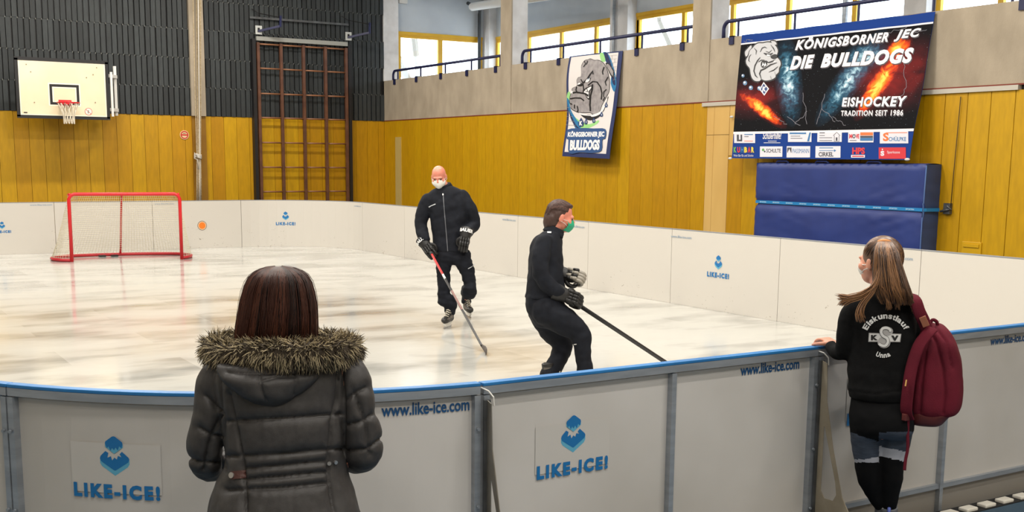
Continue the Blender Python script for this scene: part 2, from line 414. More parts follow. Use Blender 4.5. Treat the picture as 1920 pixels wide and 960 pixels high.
# windows along the outer wall, between the grey piers
def yX(u): return atX(u, 60, XG).y
piers = [(yX(1193), yX(1160)), (yX(1590)+.1, yX(1555)-.0), (5.1, 5.6), (-1, -.5)]
piers = [(yX(1193), yX(1160)), (12.75, 13.2), (6.6, 7.1), (0.3, 0.8)]
mb = MB()
for a, b_ in piers: mb.box((XG-.25, a, Z1), (XG+.1, b_, ZCG))
mb.box((15.78, YG-.3, Z1), (XG+.1, YG+.05, ZCG))
struct(mb.build('wall_gallery_piers', CONCLIT))
mulls = [[yX(991), yX(1052), yX(1117), yX(1158)], [yX(1197), yX(1281), yX(1372), yX(1476)], [yX(1600)], []]
spans = [(piers[0][1], YG-.3), (piers[1][1], piers[0][0]), (piers[2][1], piers[1][0]), (piers[3][1], piers[2][0]), (YN, piers[3][0])]
k = 2
for (a, b_) in spans:
    f, g = MB(), MB()
    f.box((XG-.02, a, ZW-.07), (XG+.06, b_, ZW)); f.box((XG, a, ZW-.15), (XG+.06, b_, ZW-.085)); f.box((XG-.01, a, ZW-.085), (XG+.04, b_, ZW-.07))
    ms = [m_ for ml in mulls for m_ in ml if a < m_ < b_]
    if k == 4: ms = [11.55, 10.35, 9.2, 8.1]
    elif k > 4: ms = [a+(b_-a)*t for t in (.25, .5, .75)]
    for m_ in ms+[a+.04, b_-.04]: f.box((XG-.01, m_-.05, 3.9), (XG+.06, m_+.05, ZW-.15))
    f.box((XG-.01, a, 3.9), (XG+.06, b_, 3.97)); g.box((XG+.02, a+.02, 3.93), (XG+.03, b_-.02, ZW-.1))
    window('window_%d' % k, f, g); k += 1
# the rest of the hall, outside the picture
mb = MB(); mb.box((XL-.2, YN-.2, -.02), (XL, YB+.2, ZC)); struct(mb.build('wall_left', mat('hall_wall', (186, 176, 158), .8)))
mb = MB(); mb.box((XL-.2, YN-.2, -.02), (XG+.3, YN, ZC)); struct(mb.build('wall_front', MATS['hall_wall']))
mb = MB(); mb.box((XL-.2, YN-.2, ZC), (XG+.3, YG+.4, ZC+.2)); mb.box((XR+.42, YN, ZCG+.15), (XR+.5, YG+.2, ZC)); struct(mb.build('ceiling', mat('ceiling_boards', (200, 194, 182), .85)))
mb = MB(); mb.box((XR+.2, YG, ZCG), (XG+.3, YG+.3, ZC)); struct(mb.build('wall_gallery_top', PLAST))
# column on the back wall: concrete above, painted below
mb = MB(); mb.box((7.79, YB-.1, Z1), (8.125, YB+.05, ZC)); struct(mb.build('wall_back_column', CONC))
mb = MB(); mb.box((7.8, YB-.045, -.02), (8.125, YB+.02, Z1)); struct(mb.build('trim_5', mat('brown_stained_panel', (150, 106, 20), .5, nscale=2, col2=(136, 94, 16))))
mb = MB(); mb.box((XR-.04, 26.03, -.02), (XR+.01, 26.3, 2.45)); struct(mb.build('trim_6', mat('beige_strip', (188, 164, 98), .6)))

# ---- ceiling lamps
lampmb = MB(); lampmb.box((-.75, -.16, 0), (.75, .16, .07))
LAMPC = mat('lamp_diffuser', (255, 236, 205), .5, emit=3.0)
proto = None
for i, (x, y) in enumerate(LAMPS):
    r_ = empty('ceiling_lamp', (x, y, ZC-.12))
    tag(r_, 'long white ceiling lamp out of the picture, those by the camera added as fill', 'lamp', 'ceiling lamps')
    if proto is None:
        mb = MB(); mb.box((-.75, -.16, .03), (.75, .16, .12)); h_ = mb.build('housing', WHITE)
        mb = MB(); mb.box((-.72, -.13, .012), (.72, .13, .03)); d_ = mb.build('diffuser', LAMPC)
        proto = (h_, d_)
        for q in proto: q.parent = r_
    else:
        for q in proto:
            c2 = q.copy(); COL.objects.link(c2); c2.parent = r_
    L = bpy.data.lights.new('lamp_light', 'AREA'); L.shape = 'RECTANGLE'; L.size = 1.4; L.size_y = .24; L.energy = LAMP_W*(1.0 if y > 3 else .55); L.color = (1.0, .955, .88)  # weaker for the added fill lamps by the camera
    lo = bpy.data.objects.new('lamp_light', L); lo.location = (0, 0, 0); COL.objects.link(lo); lo.parent = r_

# ================================================================== THE BOARDS
BW = bpy.data.materials.new('white_board_plastic'); BW.use_nodes = True; n, l, b = nodes_of(BW)
tc = n.new('ShaderNodeTexCoord'); geo = n.new('ShaderNodeNewGeometry')
# scuffs: short dark marks, more of them low down
mp = n.new('ShaderNodeMapping'); mp.inputs['Scale'].default_value = (1, 1, 1.8); l.new(geo.outputs['Position'], mp.inputs[0])
s1 = n.new('ShaderNodeTexNoise'); s1.inputs['Scale'].default_value = 17; s1.inputs['Detail'].default_value = 3; s1.inputs['Distortion'].default_value = 1.2; l.new(mp.outputs[0], s1.inputs[0])
s2 = n.new('ShaderNodeTexNoise'); s2.inputs['Scale'].default_value = .9; s2.inputs['Detail'].default_value = 2; l.new(geo.outputs['Position'], s2.inputs[0])
sp = n.new('ShaderNodeSeparateXYZ'); l.new(geo.outputs['Position'], sp.inputs[0])
zr = n.new('ShaderNodeMapRange'); l.new(sp.outputs[2], zr.inputs[0]); zr.inputs[1].default_value = 0; zr.inputs[2].default_value = .75; zr.inputs[3].default_value = .085; zr.inputs[4].default_value = -.02
ad = n.new('ShaderNodeMath'); l.new(s1.outputs[0], ad.inputs[0]); l.new(zr.outputs[0], ad.inputs[1])
ad2 = n.new('ShaderNodeMath'); ad2.operation = 'MULTIPLY_ADD'; l.new(s2.outputs[0], ad2.inputs[0]); ad2.inputs[1].default_value = .22; l.new(ad.outputs[0], ad2.inputs[2])
rp = n.new('ShaderNodeValToRGB'); l.new(ad2.outputs[0], rp.inputs[0]); rp.color_ramp.elements[0].position = .865; rp.color_ramp.elements[0].color = lin((206, 201, 193)); rp.color_ramp.elements[1].position = .90; rp.color_ramp.elements[1].color = lin((150, 142, 130))
l.new(rp.outputs[0], b.inputs['Base Color']); b.inputs['Roughness'].default_value = .38
BWO = mat('board_back_plastic', (206, 203, 200), .45, nscale=.8, col2=(184, 180, 174), spec=.4)
LABELS = {}
H = 1.0
def board(name, pts, label, mid=(), cap=True):
    """one 2 m panel of the boards: pts (x, y, nx, ny); outward normal points away from the ice"""
    c = pts[len(pts)//2]
    root = empty('rink_board', (c[0]+c[2]*.03, c[1]+c[3]*.03, 0)); tag(root, label, 'rink board', 'panels of the rink boards')
    def strip(a0, a1, z0, z1, ps=pts, mi=0, mbb=None, e0=0, e1=0):
        """slab between offsets a0, a1 along the outward normal"""
        m_ = mbb or MB(); P = []
        for (x, y, nx_, ny_) in ps: P.append(((x+nx_*a0, y+ny_*a0), (x+nx_*a1, y+ny_*a1)))
        vs = []
        for (p, q) in P: vs += [(p[0], p[1], z0), (q[0], q[1], z0), (q[0], q[1], z1), (p[0], p[1], z1)]
        k_ = len(P); fs = [(0, 1, 2, 3), tuple(4*(k_-1)+i for i in (3, 2, 1, 0))]
        for i in range(k_-1):
            for j in range(4): fs.append((4*i+j, 4*i+4+j, 4*i+4+(j+1) % 4, 4*i+(j+1) % 4))
        m_.add(vs, fs, mi); return m_
    def trim(ps, e):   # shorten both ends by e
        out = [list(p) for p in ps]
        for i, j in ((0, 1), (-1, -2)):
            dx, dy = out[j][0]-out[i][0], out[j][1]-out[i][1]; L = math.hypot(dx, dy); out[i][0] += dx/L*e; out[i][1] += dy/L*e
        return [tuple(p) for p in out]
    tp = trim(pts, .004)
    s_ = strip(0, .012, 0.0, H-.008, tp); s_.build('panel_sheet', BW, root)
    s_ = strip(.012, .016, .17, H-.05, tp); s_.build('back_sheet', BWO, root)
    fr = strip(.012, .045, H-.040, H-.008, tp); strip(.012, .04, .15, .175, tp, mbb=fr)
    def post(p, q_, w, d):
        dx, dy = q_[0]-p[0], q_[1]-p[1]; L = math.hypot(dx, dy); dx /= L; dy /= L
        c0 = (p[0]+p[2]*(.012+d/2)+dx*w/2, p[1]+p[3]*(.012+d/2)+dy*w/2, (H-.05)/2+.005)
        fr.obox(c0, (dx*w/2, dy*w/2, 0), (p[2]*d/2, p[3]*d/2, 0), (0, 0, (H-.05)/2))
    post(tp[0], tp[1], .026, .036); post(tp[-1], tp[-2], .026, .036)
    for t in mid:
        i = int(t*(len(tp)-1)); i = min(i, len(tp)-2); f_ = t*(len(tp)-1)-i
        a = tp[i]; b2 = tp[i+1]; pm = tuple(a[j]+(b2[j]-a[j])*f_ for j in range(4)); post(pm, b2, .026, .036)
    fr.build('frame', STEEL, root)
    s_ = strip(.012, .02, 0.0, .15, tp); s_.build('skirt', STEELD if False else mat('grey_skirt', (138, 134, 128), .5), root)
    s_ = strip(.002, .045, H-.008, H+.006, trim(pts, .002)); s_.build('top_cap', BLUEC if name in ('n1', 'n2', 'n3', 'c1', 'l1', 'l2') else mat('grey_cap', (136, 138, 142), .5), root, bevel=.003)
    if name in ('n1', 'n2', 'l1', 'l2'):
        for e_, e2 in ((tp[0], tp[1]), (tp[-1], tp[-2])):
            dx, dy = e2[0]-e_[0], e2[1]-e_[1]; L = math.hypot(dx, dy); dx /= L; dy /= L
            for z in (.2, .5, .82):
                bo = MB(); c0 = Vector((e_[0]+dx*.013+e_[2]*.055, e_[1]+dy*.013+e_[3]*.055, z)); nn = Vector((e_[2], e_[3], 0))
                bo.tube([c0-nn*.003, c0+nn*.006], .007, 6); bo.build('bolt', STEEL, root)
    return root
BR = {}
BR['n1'] = board('n1', seg('near', 2.235, 4.118, 2), 'near rink board with the blue logo, between the two braces', mid=(.515,))
BR['n2'] = board('n2', seg('near', 4.118, 5.99, 2), 'near rink board behind the girl with the red backpack', mid=(.52,))
BR['n3'] = board('n3', seg('near', 5.99, RX1-RR, 2), 'near rink board farthest right, just past the picture edge', mid=(.5,))
BR['c1'] = board('c1', seg('cnr', -PI/2, 0, 12), 'curved rink board at the near right corner, past the picture edge')
A1 = PI*1.5-math.asin((NLX-2.235)/NLR)
_az = math.atan2(ray(28, 740)[0], ray(28, 740)[1]); A2 = min([A1-i*.002 for i in range(600)], key=lambda a_: abs(math.atan2(NLX+NLR*math.cos(a_), NLY+NLR*math.sin(a_))-_az))
BR['l1'] = board('l1', seg('cnl', A1, A2, 14), 'curved near rink board in front of the woman in the grey coat')
BR['l2'] = board('l2', seg('cnl', A2, PI, 8), 'curved near rink board cut off by the left picture edge')
ys = [5.83, 7.83, 9.86, 11.87, 13.8, 15.78, 17.85, 19.95, 21.92]
rl = ['right rink board nearest the camera, at the right picture edge', 'right rink board with the most scuffs, behind the girl with the ponytail', 'right rink board with the blue logo, below the pale planks',
      'right rink board to the right of the skater in the green mask', 'right rink board behind the skater in the green mask', 'right rink board between the two skaters, web address at its top',
      'right rink board just behind the bald man with the white mask', 'right rink board left of the bald man, second after the curve']
rl = ['right rink board at the right picture edge, nearest the camera', 'heavily scuffed right rink board left of the girl with the ponytail', 'right rink board with a logo in its middle',
      'right rink board to the right of the green masked skater', 'right rink board directly behind the green masked skater', 'right rink board between the two skaters, with a web address',
      'right rink board directly behind the man in the white mask', 'right rink board just after the far curve, left of the man in the white mask']
for i in range(8):
    BR['r%d' % i] = board('r%d' % i, seg('right', ys[i], ys[i+1], 2), rl[i])
BR['fc'] = board('fc', seg('cfr', 0, PI/2, 16), 'curved far rink board in the corner with a small logo')
xs_ = [7.89, 6.02, 4.12, 2.2]
bl = ['back rink board with the round orange sticker', 'back rink board behind the hockey goal', 'back rink board left of the goal with a cut off logo']
for i in range(3): BR['b%d' % i] = board('b%d' % i, seg('back', xs_[i], xs_[i+1], 2), bl[i])
for k_, o_ in BR.items(): pass

# ---- the blue company mark (two broken blocks) and its lettering
def mark_layers(cx, cy, w):
    """mark centred on cx, bottom at cy, width w"""
    def T(ps): return [(cx+(p[0]-.5)*w, cy+p[1]*w) for p in ps]
    L = []
    L.append((*poly2d(T([(0, .40), (.06, .30), (.5, 0), (.94, .3), (1, .40), (1, .56), (.9, .66), (.5, .4), (.1, .66), (0, .56)])), 1))
    L.append((*poly2d(T([(0, .56), (.04, .46), (.44, .2), (.5, .17), (.56, .2), (.96, .46), (1, .56), (.97, .62), (.76, .8), (.68, .72), (.74, .62), (.62, .66), (.58, .54), (.5, .6), (.42, .5), (.38, .64), (.26, .58), (.3, .74), (.2, .8), (.03, .64)])), 0))
    L.append((*poly2d(T([(.2, .94), (.5, .72), (.8, .94), (.8, 1.06), (.5, 1.0), (.2, 1.06)])), 1))
    L.append((*poly2d(T([(.2, 1.06), (.26, .9), (.32, .96), (.38, .82), (.44, .92), (.5, .84), (.56, .94), (.63, .84), (.68, .98), (.76, .92), (.8, 1.06), (.78, 1.12), (.56, 1.28), (.5, 1.3), (.44, 1.28), (.22, 1.12)])), 0))
    return L
T_LIKE = text2d('LIKE-ICE!', bold=.06, space=1.32)
T_WWW = text2d('www.like-ice.com', bold=.022)
def like_logo(parent, fn, cx, cy, w, step=None, off0=.003, sticker=True):
    """fn(x, z, off): board coordinates; cx centre, cy bottom of the words, w width of the words"""
    L = []
    if sticker: L.append((*rect2d(cx-w*.52, cy+w*.06, cx+w*.52, cy+w*.62), 2))
    L += [(a, b_, mi) for a, b_, mi in mark_layers(cx, cy+w*.26, w*.34)]
    L.append((*fit(T_LIKE, cx-w/2, cy, cx+w/2, cy+w*.165), 3))
    return prints('logo_print', L, fn, [LOGOB, LOGOL, mat('clear_sticker', (200, 197, 193), .4), LOGOD if False else LOGOB], parent, step, off0)
def fnear(x, z, off): return (x, RY0+.0-.016-off if False else RY0-.016-off, z)
def fright(y, z, off): return (RX1-off, y, z)
def fback(x, z, off): return (x, RY1-off, z)
# near boards: print on the outside
def pxn(u, v): return atY(u, v, RY0-.016)
a = pxn(1005, 900); b_ = pxn(1138, 878); 
like_logo(BR['n1'], fnear, (a.x+b_.x)/2, (a.z+b_.z)/2, b_.x-a.x)
a = pxn(1586, 797); w_ = .40; like_logo(BR['n2'], fnear, a.x+w_/2, a.z-.005, w_)
def www(parent, fn, x0, x1, z, h, step=None, m_=None, off0=.003):
    return prints('web_address', [(*fit(T_WWW, x0, z, x1, z+h), 0)], fn, [m_ or mat('print_dark_blue', (24, 78, 128), .4)], parent, step, off0)
a = pxn(1388, 697); b_ = pxn(1498, 683); www(BR['n1'], fnear, a.x, b_.x, (a.z+b_.z)/2-.02, .050)
a = pxn(1857, 637); www(BR['n2'], fnear, a.x, a.x+.37, a.z-.03, .045)
# curved near board: distance s to the left of x = 2.235
PX = RX0+RR
def fcurve(s, z, off):
    r_ = NLR+.016+off
    a_ = A1-s/NLR; return (NLX+r_*math.cos(a_), NLY+r_*math.sin(a_), z)
def px_curve(u, v):
    best = None; q = ray(u, v)
    for i in range(600):
        s = i*.005; p = fcurve(s, 0, 0); az = math.atan2(p[0], p[1])-math.atan2(q[0], q[1])
        if best is None or abs(az) < best[0]: best = (abs(az), s, p)
    t = math.hypot(best[2][0], best[2][1])/math.hypot(q[0], q[1]); return best[1], CH+t*q[2]
s0, z0 = px_curve(140, 928); s1_, z1_ = px_curve(303, 940)
flipc = lambda s, z, off: fcurve(-s, z, off)
like_logo(BR['l1'], flipc, -(s0+s1_)/2, (z0+z1_)/2, abs(s0-s1_), step=(.05, 10))
s0, z0 = px_curve(714, 772); s1_, z1_ = px_curve(880, 758)
www(BR['l1'], flipc, -s0, -s1_, (z0+z1_)/2-.022, .050, step=(.05, 10))
s0, z0 = px_curve(15, 752); www(BR['l2'], flipc, -s0-.36, -s0, z0, .05, step=(.05, 10))
# far boards: print on the inside
FB = mat('faded_print', (150, 166, 182), .5)
fr_flip = lambda y, z, off: fright(-y, z, off)
for key, u0, u1, v in (('r2', 1258, 1297, 445), ('r1', 1650, 1712, 483), ('r3', 1072, 1096, 426), ('r5', 942, 967, 413)):
    a = atX(u0, v, RX1); b_ = atX(u1, v, RX1); www(BR[key], fr_flip, -a.y, -b_.y, a.z-.0, .035, m_=FB)
for key, u0, u1, v in (('b2', 56, 98, 386), ('b1', 290, 326, 384)):
    a = atY(u0, v, RY1); b_ = atY(u1, v, RY1); www(BR[key], fback, a.x, b_.x, a.z, .035, m_=FB)
def logo_px(key, fn, A, flip, u0, u1, v, st=None, cen=None):
    a = A(u0, v); b_ = A(u1, v)
    p0, p1 = (-a.y, -b_.y) if flip else (a.x, b_.x)
    return like_logo(BR[key], fn, (p0+p1)/2, (a.z+b_.z)/2, p1-p0, sticker=False, step=st)
logo_px('r2', fr_flip, lambda u, v: atX(u, v, RX1), True, 1326, 1367, 521)
logo_px('b2', fback, lambda u, v: atY(u, v, RY1), False, -12, 21, 437)
def farcurve(s, z, off):       # s measured from the end of the back straight
    a_ = PI/2-s/RR; r_ = RR-off; return (RX1-RR+r_*math.cos(a_), RY1-RR+r_*math.sin(a_), z)
like_logo(BR['fc'], farcurve, .95, .46, .42, sticker=False, step=(.05, 10))
www(BR['fc'], farcurve, 2.72, 3.0, .9, .035, m_=FB, step=(.05, 10))
# round orange sticker
a = atY(379, 423, RY1)
o = prints('orange_sticker', [(*disc2d(a.x, a.z, .1), 0), (*disc2d(a.x, a.z, .088), 1), (*disc2d(a.x, a.z, .07), 2)], fback, [mat('sticker_grey', (120, 104, 96), .5), mat('sticker_pale', (224, 190, 150), .5), mat('sticker_orange', (236, 124, 26), .5)], BR['b0'])
# ---- braces on the near boards
def brace(x, sheet, label, wdt=.34):
    root = empty('board_brace', (x, RY0-.2, .03)); tag(root, label, 'brace', 'braces holding up the near boards')
    mb = MB()
    y0 = RY0-.06
    prof = [(y0, .94), (y0-.035, .93), (y0-.045, .75), (y0-.1, .52), (y0-.17, .3), (y0-wdt+.08, .06), (y0-wdt+.08, .03), (y0, .03)]
    hole = [(y0-.035, .62), (y0-.04, .62), (y0-.125, .36), (y0-.135, .30), (y0-.115, .265), (y0-.06, .265), (y0-.035, .30)]
    # plate with a slot, cut as a bridged outline
    k0 = 7
    poly = prof + [prof[0]] if False else prof[:]
    bm = bmesh.new()
    o3 = [Vector((x-.002, a_, z_)) for a_, z_ in prof]; h3 = [Vector((x-.002, a_, z_)) for a_, z_ in hole]
    tri = tessellate_polygon([o3, h3]); pts = o3+h3; nn = len(pts)
    mb.add([p for p in pts]+[p+Vector((.004, 0, 0)) for p in pts], [tuple(t) for t in tri]+[tuple(i+nn for i in t[::-1]) for t in tri]
           + [(i, (i+1) % 8, nn+(i+1) % 8, nn+i) for i in range(8)] + [(8+i, 8+(i+1) % 7, nn+8+(i+1) % 7, nn+8+i) for i in range(7)])
    bm.free()
    mb.build('plate', sheet, root)
    mb = MB(); mb.bar((x, y0-.0, .03), (x, y0-.0, .94), .03, .012, up=(0, 1, 0)); mb.build('flange', STEELD, root)
    mb = MB(); mb.tube([(x-.01, y0+.03, .985), (x, y0-.01, .978), (x+.012, y0-.03, .955), (x+.014, y0-.032, .92)], .0035, 6)
    mb.build('hook', WHITE, root)
    return root
GALV = mat('galvanised_sheet', (146, 142, 134), .42, metal=.55, nscale=6, col2=(118, 112, 102), detail=8)
CLR = mat('weathered_beige_sheet', (158, 148, 130), .5, metal=.1, nscale=9, col2=(140, 130, 112), detail=8)
brace(2.245, GALV, 'galvanised triangular brace on the near board by the woman in the grey coat')
brace(4.125, CLR, 'beige triangular brace with a long slot, left of the girl', wdt=.42)
# ---- white teeth of the surface tiles, under the near board
root = empty('tile_edge', (5.4, RY0-.1, 0)); tag(root, 'black strip with white interlocking teeth along the foot of the near board', 'tile edge')
mb = MB(); mb.box((2.3, RY0-.165, 0), (7.8, RY0-.055, .03)); mb.build('strip', mat('black_rubber', (30, 30, 32), .7), root)
TW = mat('white_tooth', (226, 222, 212), .4)
xx = 4.72; tm = None
while xx < 6.4:
    if tm is None:
        mb = MB(); mb.box((0, -.03, 0), (.092, .03, .02)); to = mb.build('tooth', TW, None, bevel=.006); tm = to
    else:
        to = tm.copy(); COL.objects.link(to)
    to.location = (xx, RY0-.128, .03); setpar(to, root)
    xx += .156

# ================================================================== THINGS ON AND BEFORE THE WALLS
# ---- railings on the parapet
def railing(u0, u1, v0, v1, posts, brackets, label, endR=True, zt=4.09, y_end=None):
    ya = atX(u0, 100, XR+.03).y; yb = y_end if y_end is not None else atX(u1, 100, XR+.03).y
    root = empty('gallery_railing', (XR+.05, (ya+yb)/2, Z2)); tag(root, label, 'railing', 'blue railings on the parapet')
    x = XR+.06
    mb = MB(); pts = [(x, ya, Z2-.02)]
    for i in range(7):
        a = PI/2*i/6; pts.append((x, ya-.12*(1-math.cos(a)), zt-.12+.12*math.sin(a)))
    pts += [(x, ya-.4, zt), (x, yb, zt)]
    mb.tube(pts, .031, 8); mb.build('handrail', NAVY, root, smooth=True)
    for p in posts:
        y = atX(p, 100, XR+.03).y if p > 100 else p
        mb = MB(); mb.tube([(x, y, Z2-.0), (x, y, zt-.01)], .021, 6); mb.build('post', NAVY, root)
    for p in brackets:
        y = atX(p, 120, XR).y if p > 100 else p
        mb = MB(); mb.box((XR-.025, y-.05, Z2-.12), (XR+.0, y+.05, Z2+.015)); mb.box((XR-.025, y-.05, Z2+.0), (XR+.08, y+.05, Z2+.015)); mb.build('bracket', NAVY, root)
    return root
railing(735, 938, 0, 0, [744, 787, 833, 882, 936], [740, 781, 827, 876, 930], 'blue gallery railing nearest the corner of the hall', zt=4.10)
railing(977, 1300, 0, 0, [993, 1054, 1123, 1201, 1286], [986, 1048, 1194, 1279], 'blue gallery railing above the small white banner', zt=4.13)
railing(1353, 1900, 0, 0, [1380, 1485, 1603, 1742, 9.1], [1371, 8.9+.0, 7.6], 'blue gallery railing above the large black banner', zt=4.13, y_end=8.75)
# ---- duct, pipes and lamp in the gallery
mb = MB(); a = atX(884, 13, 14.6); b_ = atX(960, 2, 14.6); d = (b_-a)
mb.tube([a-d*.04, a, a+d*.02, a+d*3], [.03, .085, .1, .1], 14)
duct = mb.build('ventilation_duct', WHITE, smooth=True); tag(duct, 'white round duct hanging under the gallery ceiling', 'duct')
for u in (893, 915):
    mb = MB(); p = atX(u, 4, 14.6); mb.tube([p+Vector((0, 0, .05)), (p.x, p.y, ZCG)], .015, 6); mb.build('hanger', WHITE, duct)
mb = MB(); mb.tube([(15.58, YG-.12, Z1), (15.58, YG-.12, 5.72), (15.55, YG-.2, 5.85), (14.9, YG-.7, 5.9)], .045, 10); tag(mb.build('drain_pipe', mat('dark_pipe', (52, 56, 60), .5), smooth=True), 'dark vertical pipe beside the corner window of the gallery', 'pipe')
y = yX(1172); mb = MB(); mb.tube([(XG-.32, y, Z1), (XG-.32, y, ZCG)], .035, 8); tag(mb.build('drain_pipe', STEEL, smooth=True), 'thin grey vertical pipe on the gallery pier above the small banner', 'pipe')
y = yX(1590); mb = MB(); mb.tube([(XG-.1, y, Z1), (XG-.1, y, ZCG)], .05, 8); tag(mb.build('drain_pipe', STEEL, smooth=True), 'grey vertical pipe in the window above the large black banner', 'pipe')
p = atY(756, 2, YG-.05); mb = MB(); mb.box((p.x-.13, YG-.1, p.z-.06), (p.x+.1, YG, p.z+.08)); mb.box((p.x-.09, YG-.105, p.z-.03), (p.x+.06, YG-.1, p.z+.05)); tag(mb.build('junction_box', WHITE), 'small white box on the gallery end wall above the window', 'box')

# ---- trees outside, seen through the panes
BARK = mat('pale_bark', (140, 132, 120), .9); LEAF = mat('young_leaves', (120, 150, 110), .7)
def tree(x, y, lean, seed, label, h=9.5):
    rnd = random.Random(seed); root = empty('tree', (x, y, 0)); tag(root, label, 'tree', 'trees outside the windows')
    mb = MB(); lf = MB()
    def br(p, d, L, r, lv):
        pts = [p]; q = p.copy(); dd = d.copy()
        for i in range(5):
            dd = (dd+Vector((rnd.uniform(-.16, .16), rnd.uniform(-.16, .16), rnd.uniform(-.05, .12)))).normalized(); q = q+dd*L/5; pts.append(q.copy())
        mb.tube(pts, [r*(1-.11*i) for i in range(6)], 6)
        if lv < 3:
            for k_ in range(4 if lv else 6):
                i = rnd.randint(2, 5); e = (dd+Vector((rnd.uniform(-1, 1), rnd.uniform(-1, 1), rnd.uniform(-.1, .7)))).normalized()
                br(pts[i], e, L*rnd.uniform(.5, .7), r*.45, lv+1)
        else:
            for k_ in range(5):
                c = q+Vector((rnd.uniform(-.3, .3), rnd.uniform(-.3, .3), rnd.uniform(-.3, .3))); s_ = rnd.uniform(.05, .1)
                n_ = Vector((rnd.uniform(-1, 1), rnd.uniform(-1, 1), rnd.uniform(-1, 1))).normalized(); t_ = n_.orthogonal()
                lf.add([c-t_*s_, c+n_.cross(t_)*s_*.5, c+t_*s_, c-n_.cross(t_)*s_*.5], [(0, 1, 2, 3)])
    br(Vector((x, y, 0)), Vector(lean).normalized(), h, .2, 0)
    mb.build('trunk', BARK, root, smooth=True); lf.build('foliage', LEAF, root)
tree(17.4, 32.0, (-.22, 0, 1), 3, 'bare leaning tree outside the corner window of the gallery')
tree(21.5, 26.0, (.1, -.1, 1), 5, 'tree outside the gallery windows above the small banner')
tree(20.5, 15.5, (-.05, .1, 1), 8, 'tree outside the gallery windows above the large banner')

# ---- climbing frame folded against the back wall
root = empty('wall_bars', (10.5, YB-.2, 0)); tag(root, 'brown wooden climbing frame folded against the back wall', 'wall bars')
yf = YB-.16
xs = [9.40, 9.97, 10.54, 11.11, 11.66]
for x in xs:
    mb = MB(); mb.box((x-.033, yf-.045, .03), (x+.033, yf+.045, 4.62)); mb.build('upright', BROWN, root, bevel=.004)
zr = [.5, 1.09, 1.68, 2.27, 2.86, 3.43, 4.02, 4.585]
for z in zr:
    for x0_, x1_ in zip(xs[:-1], xs[1:]):
        mb = MB(); mb.tube([(x0_+.03, yf, z), (x1_-.03, yf, z)], .02, 8); mb.build('rung', mat('worn_brown_rung', (142, 96, 66), .4), root, smooth=True)
mb = MB(); mb.box((9.36, yf-.04, 4.66), (11.70, yf+.04, 4.76)); mb.build('top_beam', mat('grey_beam', (150, 150, 144), .5), root, bevel=.005)
for x in (9.30, 11.76):
    mb = MB(); mb.box((x-.04, yf-.02, .0), (x+.04, YB-.01, 4.7)); mb.build('side_jamb', BLACK, root)
mb = MB(); mb.box((9.25, YB-.09, 5.17), (11.78, YB-.03, 5.22)); mb.build('upper_bar', STEELD, root)
for x in (9.36, 11.66):
    mb = MB()
    mb.bar((x, yf-.02, 4.86), (x+.45, yf-.42, 4.98), .05, .05); mb.bar((x+.45, yf-.42, 4.96), (x+.47, yf-.42, 5.22), .045, .045)
    mb.build('bracket_arm', NAVY, root)
    mb = MB(); mb.box((x-.03, yf-.07, 4.8), (x+.13, yf-.05, 5.0)); mb.build('hinge_plate', mat('white_hinge', (190, 192, 188), .5), root)
    mb = MB(); mb.box((x+.02, yf-.08, 4.85), (x+.07, yf-.07, 4.95)); mb.build('hinge_slot', BLACK, root)
    mb = MB(); mb.tube([(x+.47, yf-.42, 5.18), (x+.1, YB-.1, 5.3), (x-.05, YB-.05, 5.4)], .01, 6); mb.build('pull_cable', BLACK, root)
# ---- climbing ropes tied to the column
for i, (u_t, u_m, u_b, dy) in enumerate(((369, 371, 371, .0), (373, 373.5, 373, .05), (376, 376, 377, .02), (362, 369, 369, .06), (371.5, 375, 375, .08))):
    p = [atY(u_t, -110, YB-.3-dy), atY(u_t, 0, YB-.28-dy), atY((u_t+u_m)/2, 160, YB-.24-dy), atY(u_m, 292, YB-.2-dy*.3), atY(u_b, 340, YB-.2-dy), atY(u_b, 386, YB-.2-dy)]
    p[0].z = ZC-.03; p[1].z = min(p[1].z, ZC-.4)
    mb = MB(); mb.tube(p, .016 if i < 3 else .011, 8)
    o = mb.build('climbing_rope', ROPE if i != 4 else mat('white_rope', (214, 208, 198), .9), smooth=True)
    tag(o, 'one of the pale hanging ropes bundled together before the wall column', 'rope', 'ropes gathered at the back wall column')
mb = MB(); c = atY(371, 293, YB-.2)
for k_ in range(3): mb.tube([(c.x+.075*math.cos(a), c.y+.09*math.sin(a), c.z-.03+k_*.03+.02*math.sin(a*2)) for a in [2*PI*i/14 for i in range(14)]], .016, 6, closed=True)
mb.tube([(c.x-.05, c.y-.1, c.z), (c.x-.1, c.y-.1, c.z+.08), (c.x-.11, c.y-.1, c.z-.05), (c.x-.04, c.y-.1, c.z-.08), (c.x-.02, c.y-.1, c.z-.3)], .012, 6)
tag(mb.build('rope_tie', mat('white_rope', (214, 208, 198), .9) if False else MATS['white_rope'], smooth=True), 'white cord tied round the bundle of ropes', 'cord')
# ---- red prohibition sign
a = atY(345.5, 253, YB)
mb = MB(); mb.tube([(a.x, YB-.015, a.z), (a.x, YB-.0, a.z)], .105, 28); sg = mb.build('prohibition_sign', mat('sign_pale', (226, 196, 150), .5)); tag(sg, 'small round red prohibition sign on the yellow wall left of the ropes', 'sign')
prints('sign_print', [(*disc2d(a.x, a.z, .092, n=28, r0=.72), 0), (*rect2d(a.x-.07, a.z-.016, a.x+.07, a.z+.016), 0), (*rect2d(a.x-.035, a.z+.03, a.x+.03, a.z+.04), 1)], lambda x, z, off: (x, YB-.015-off, z), [mat('sign_red', (190, 44, 34), .5), BLACK], sg)
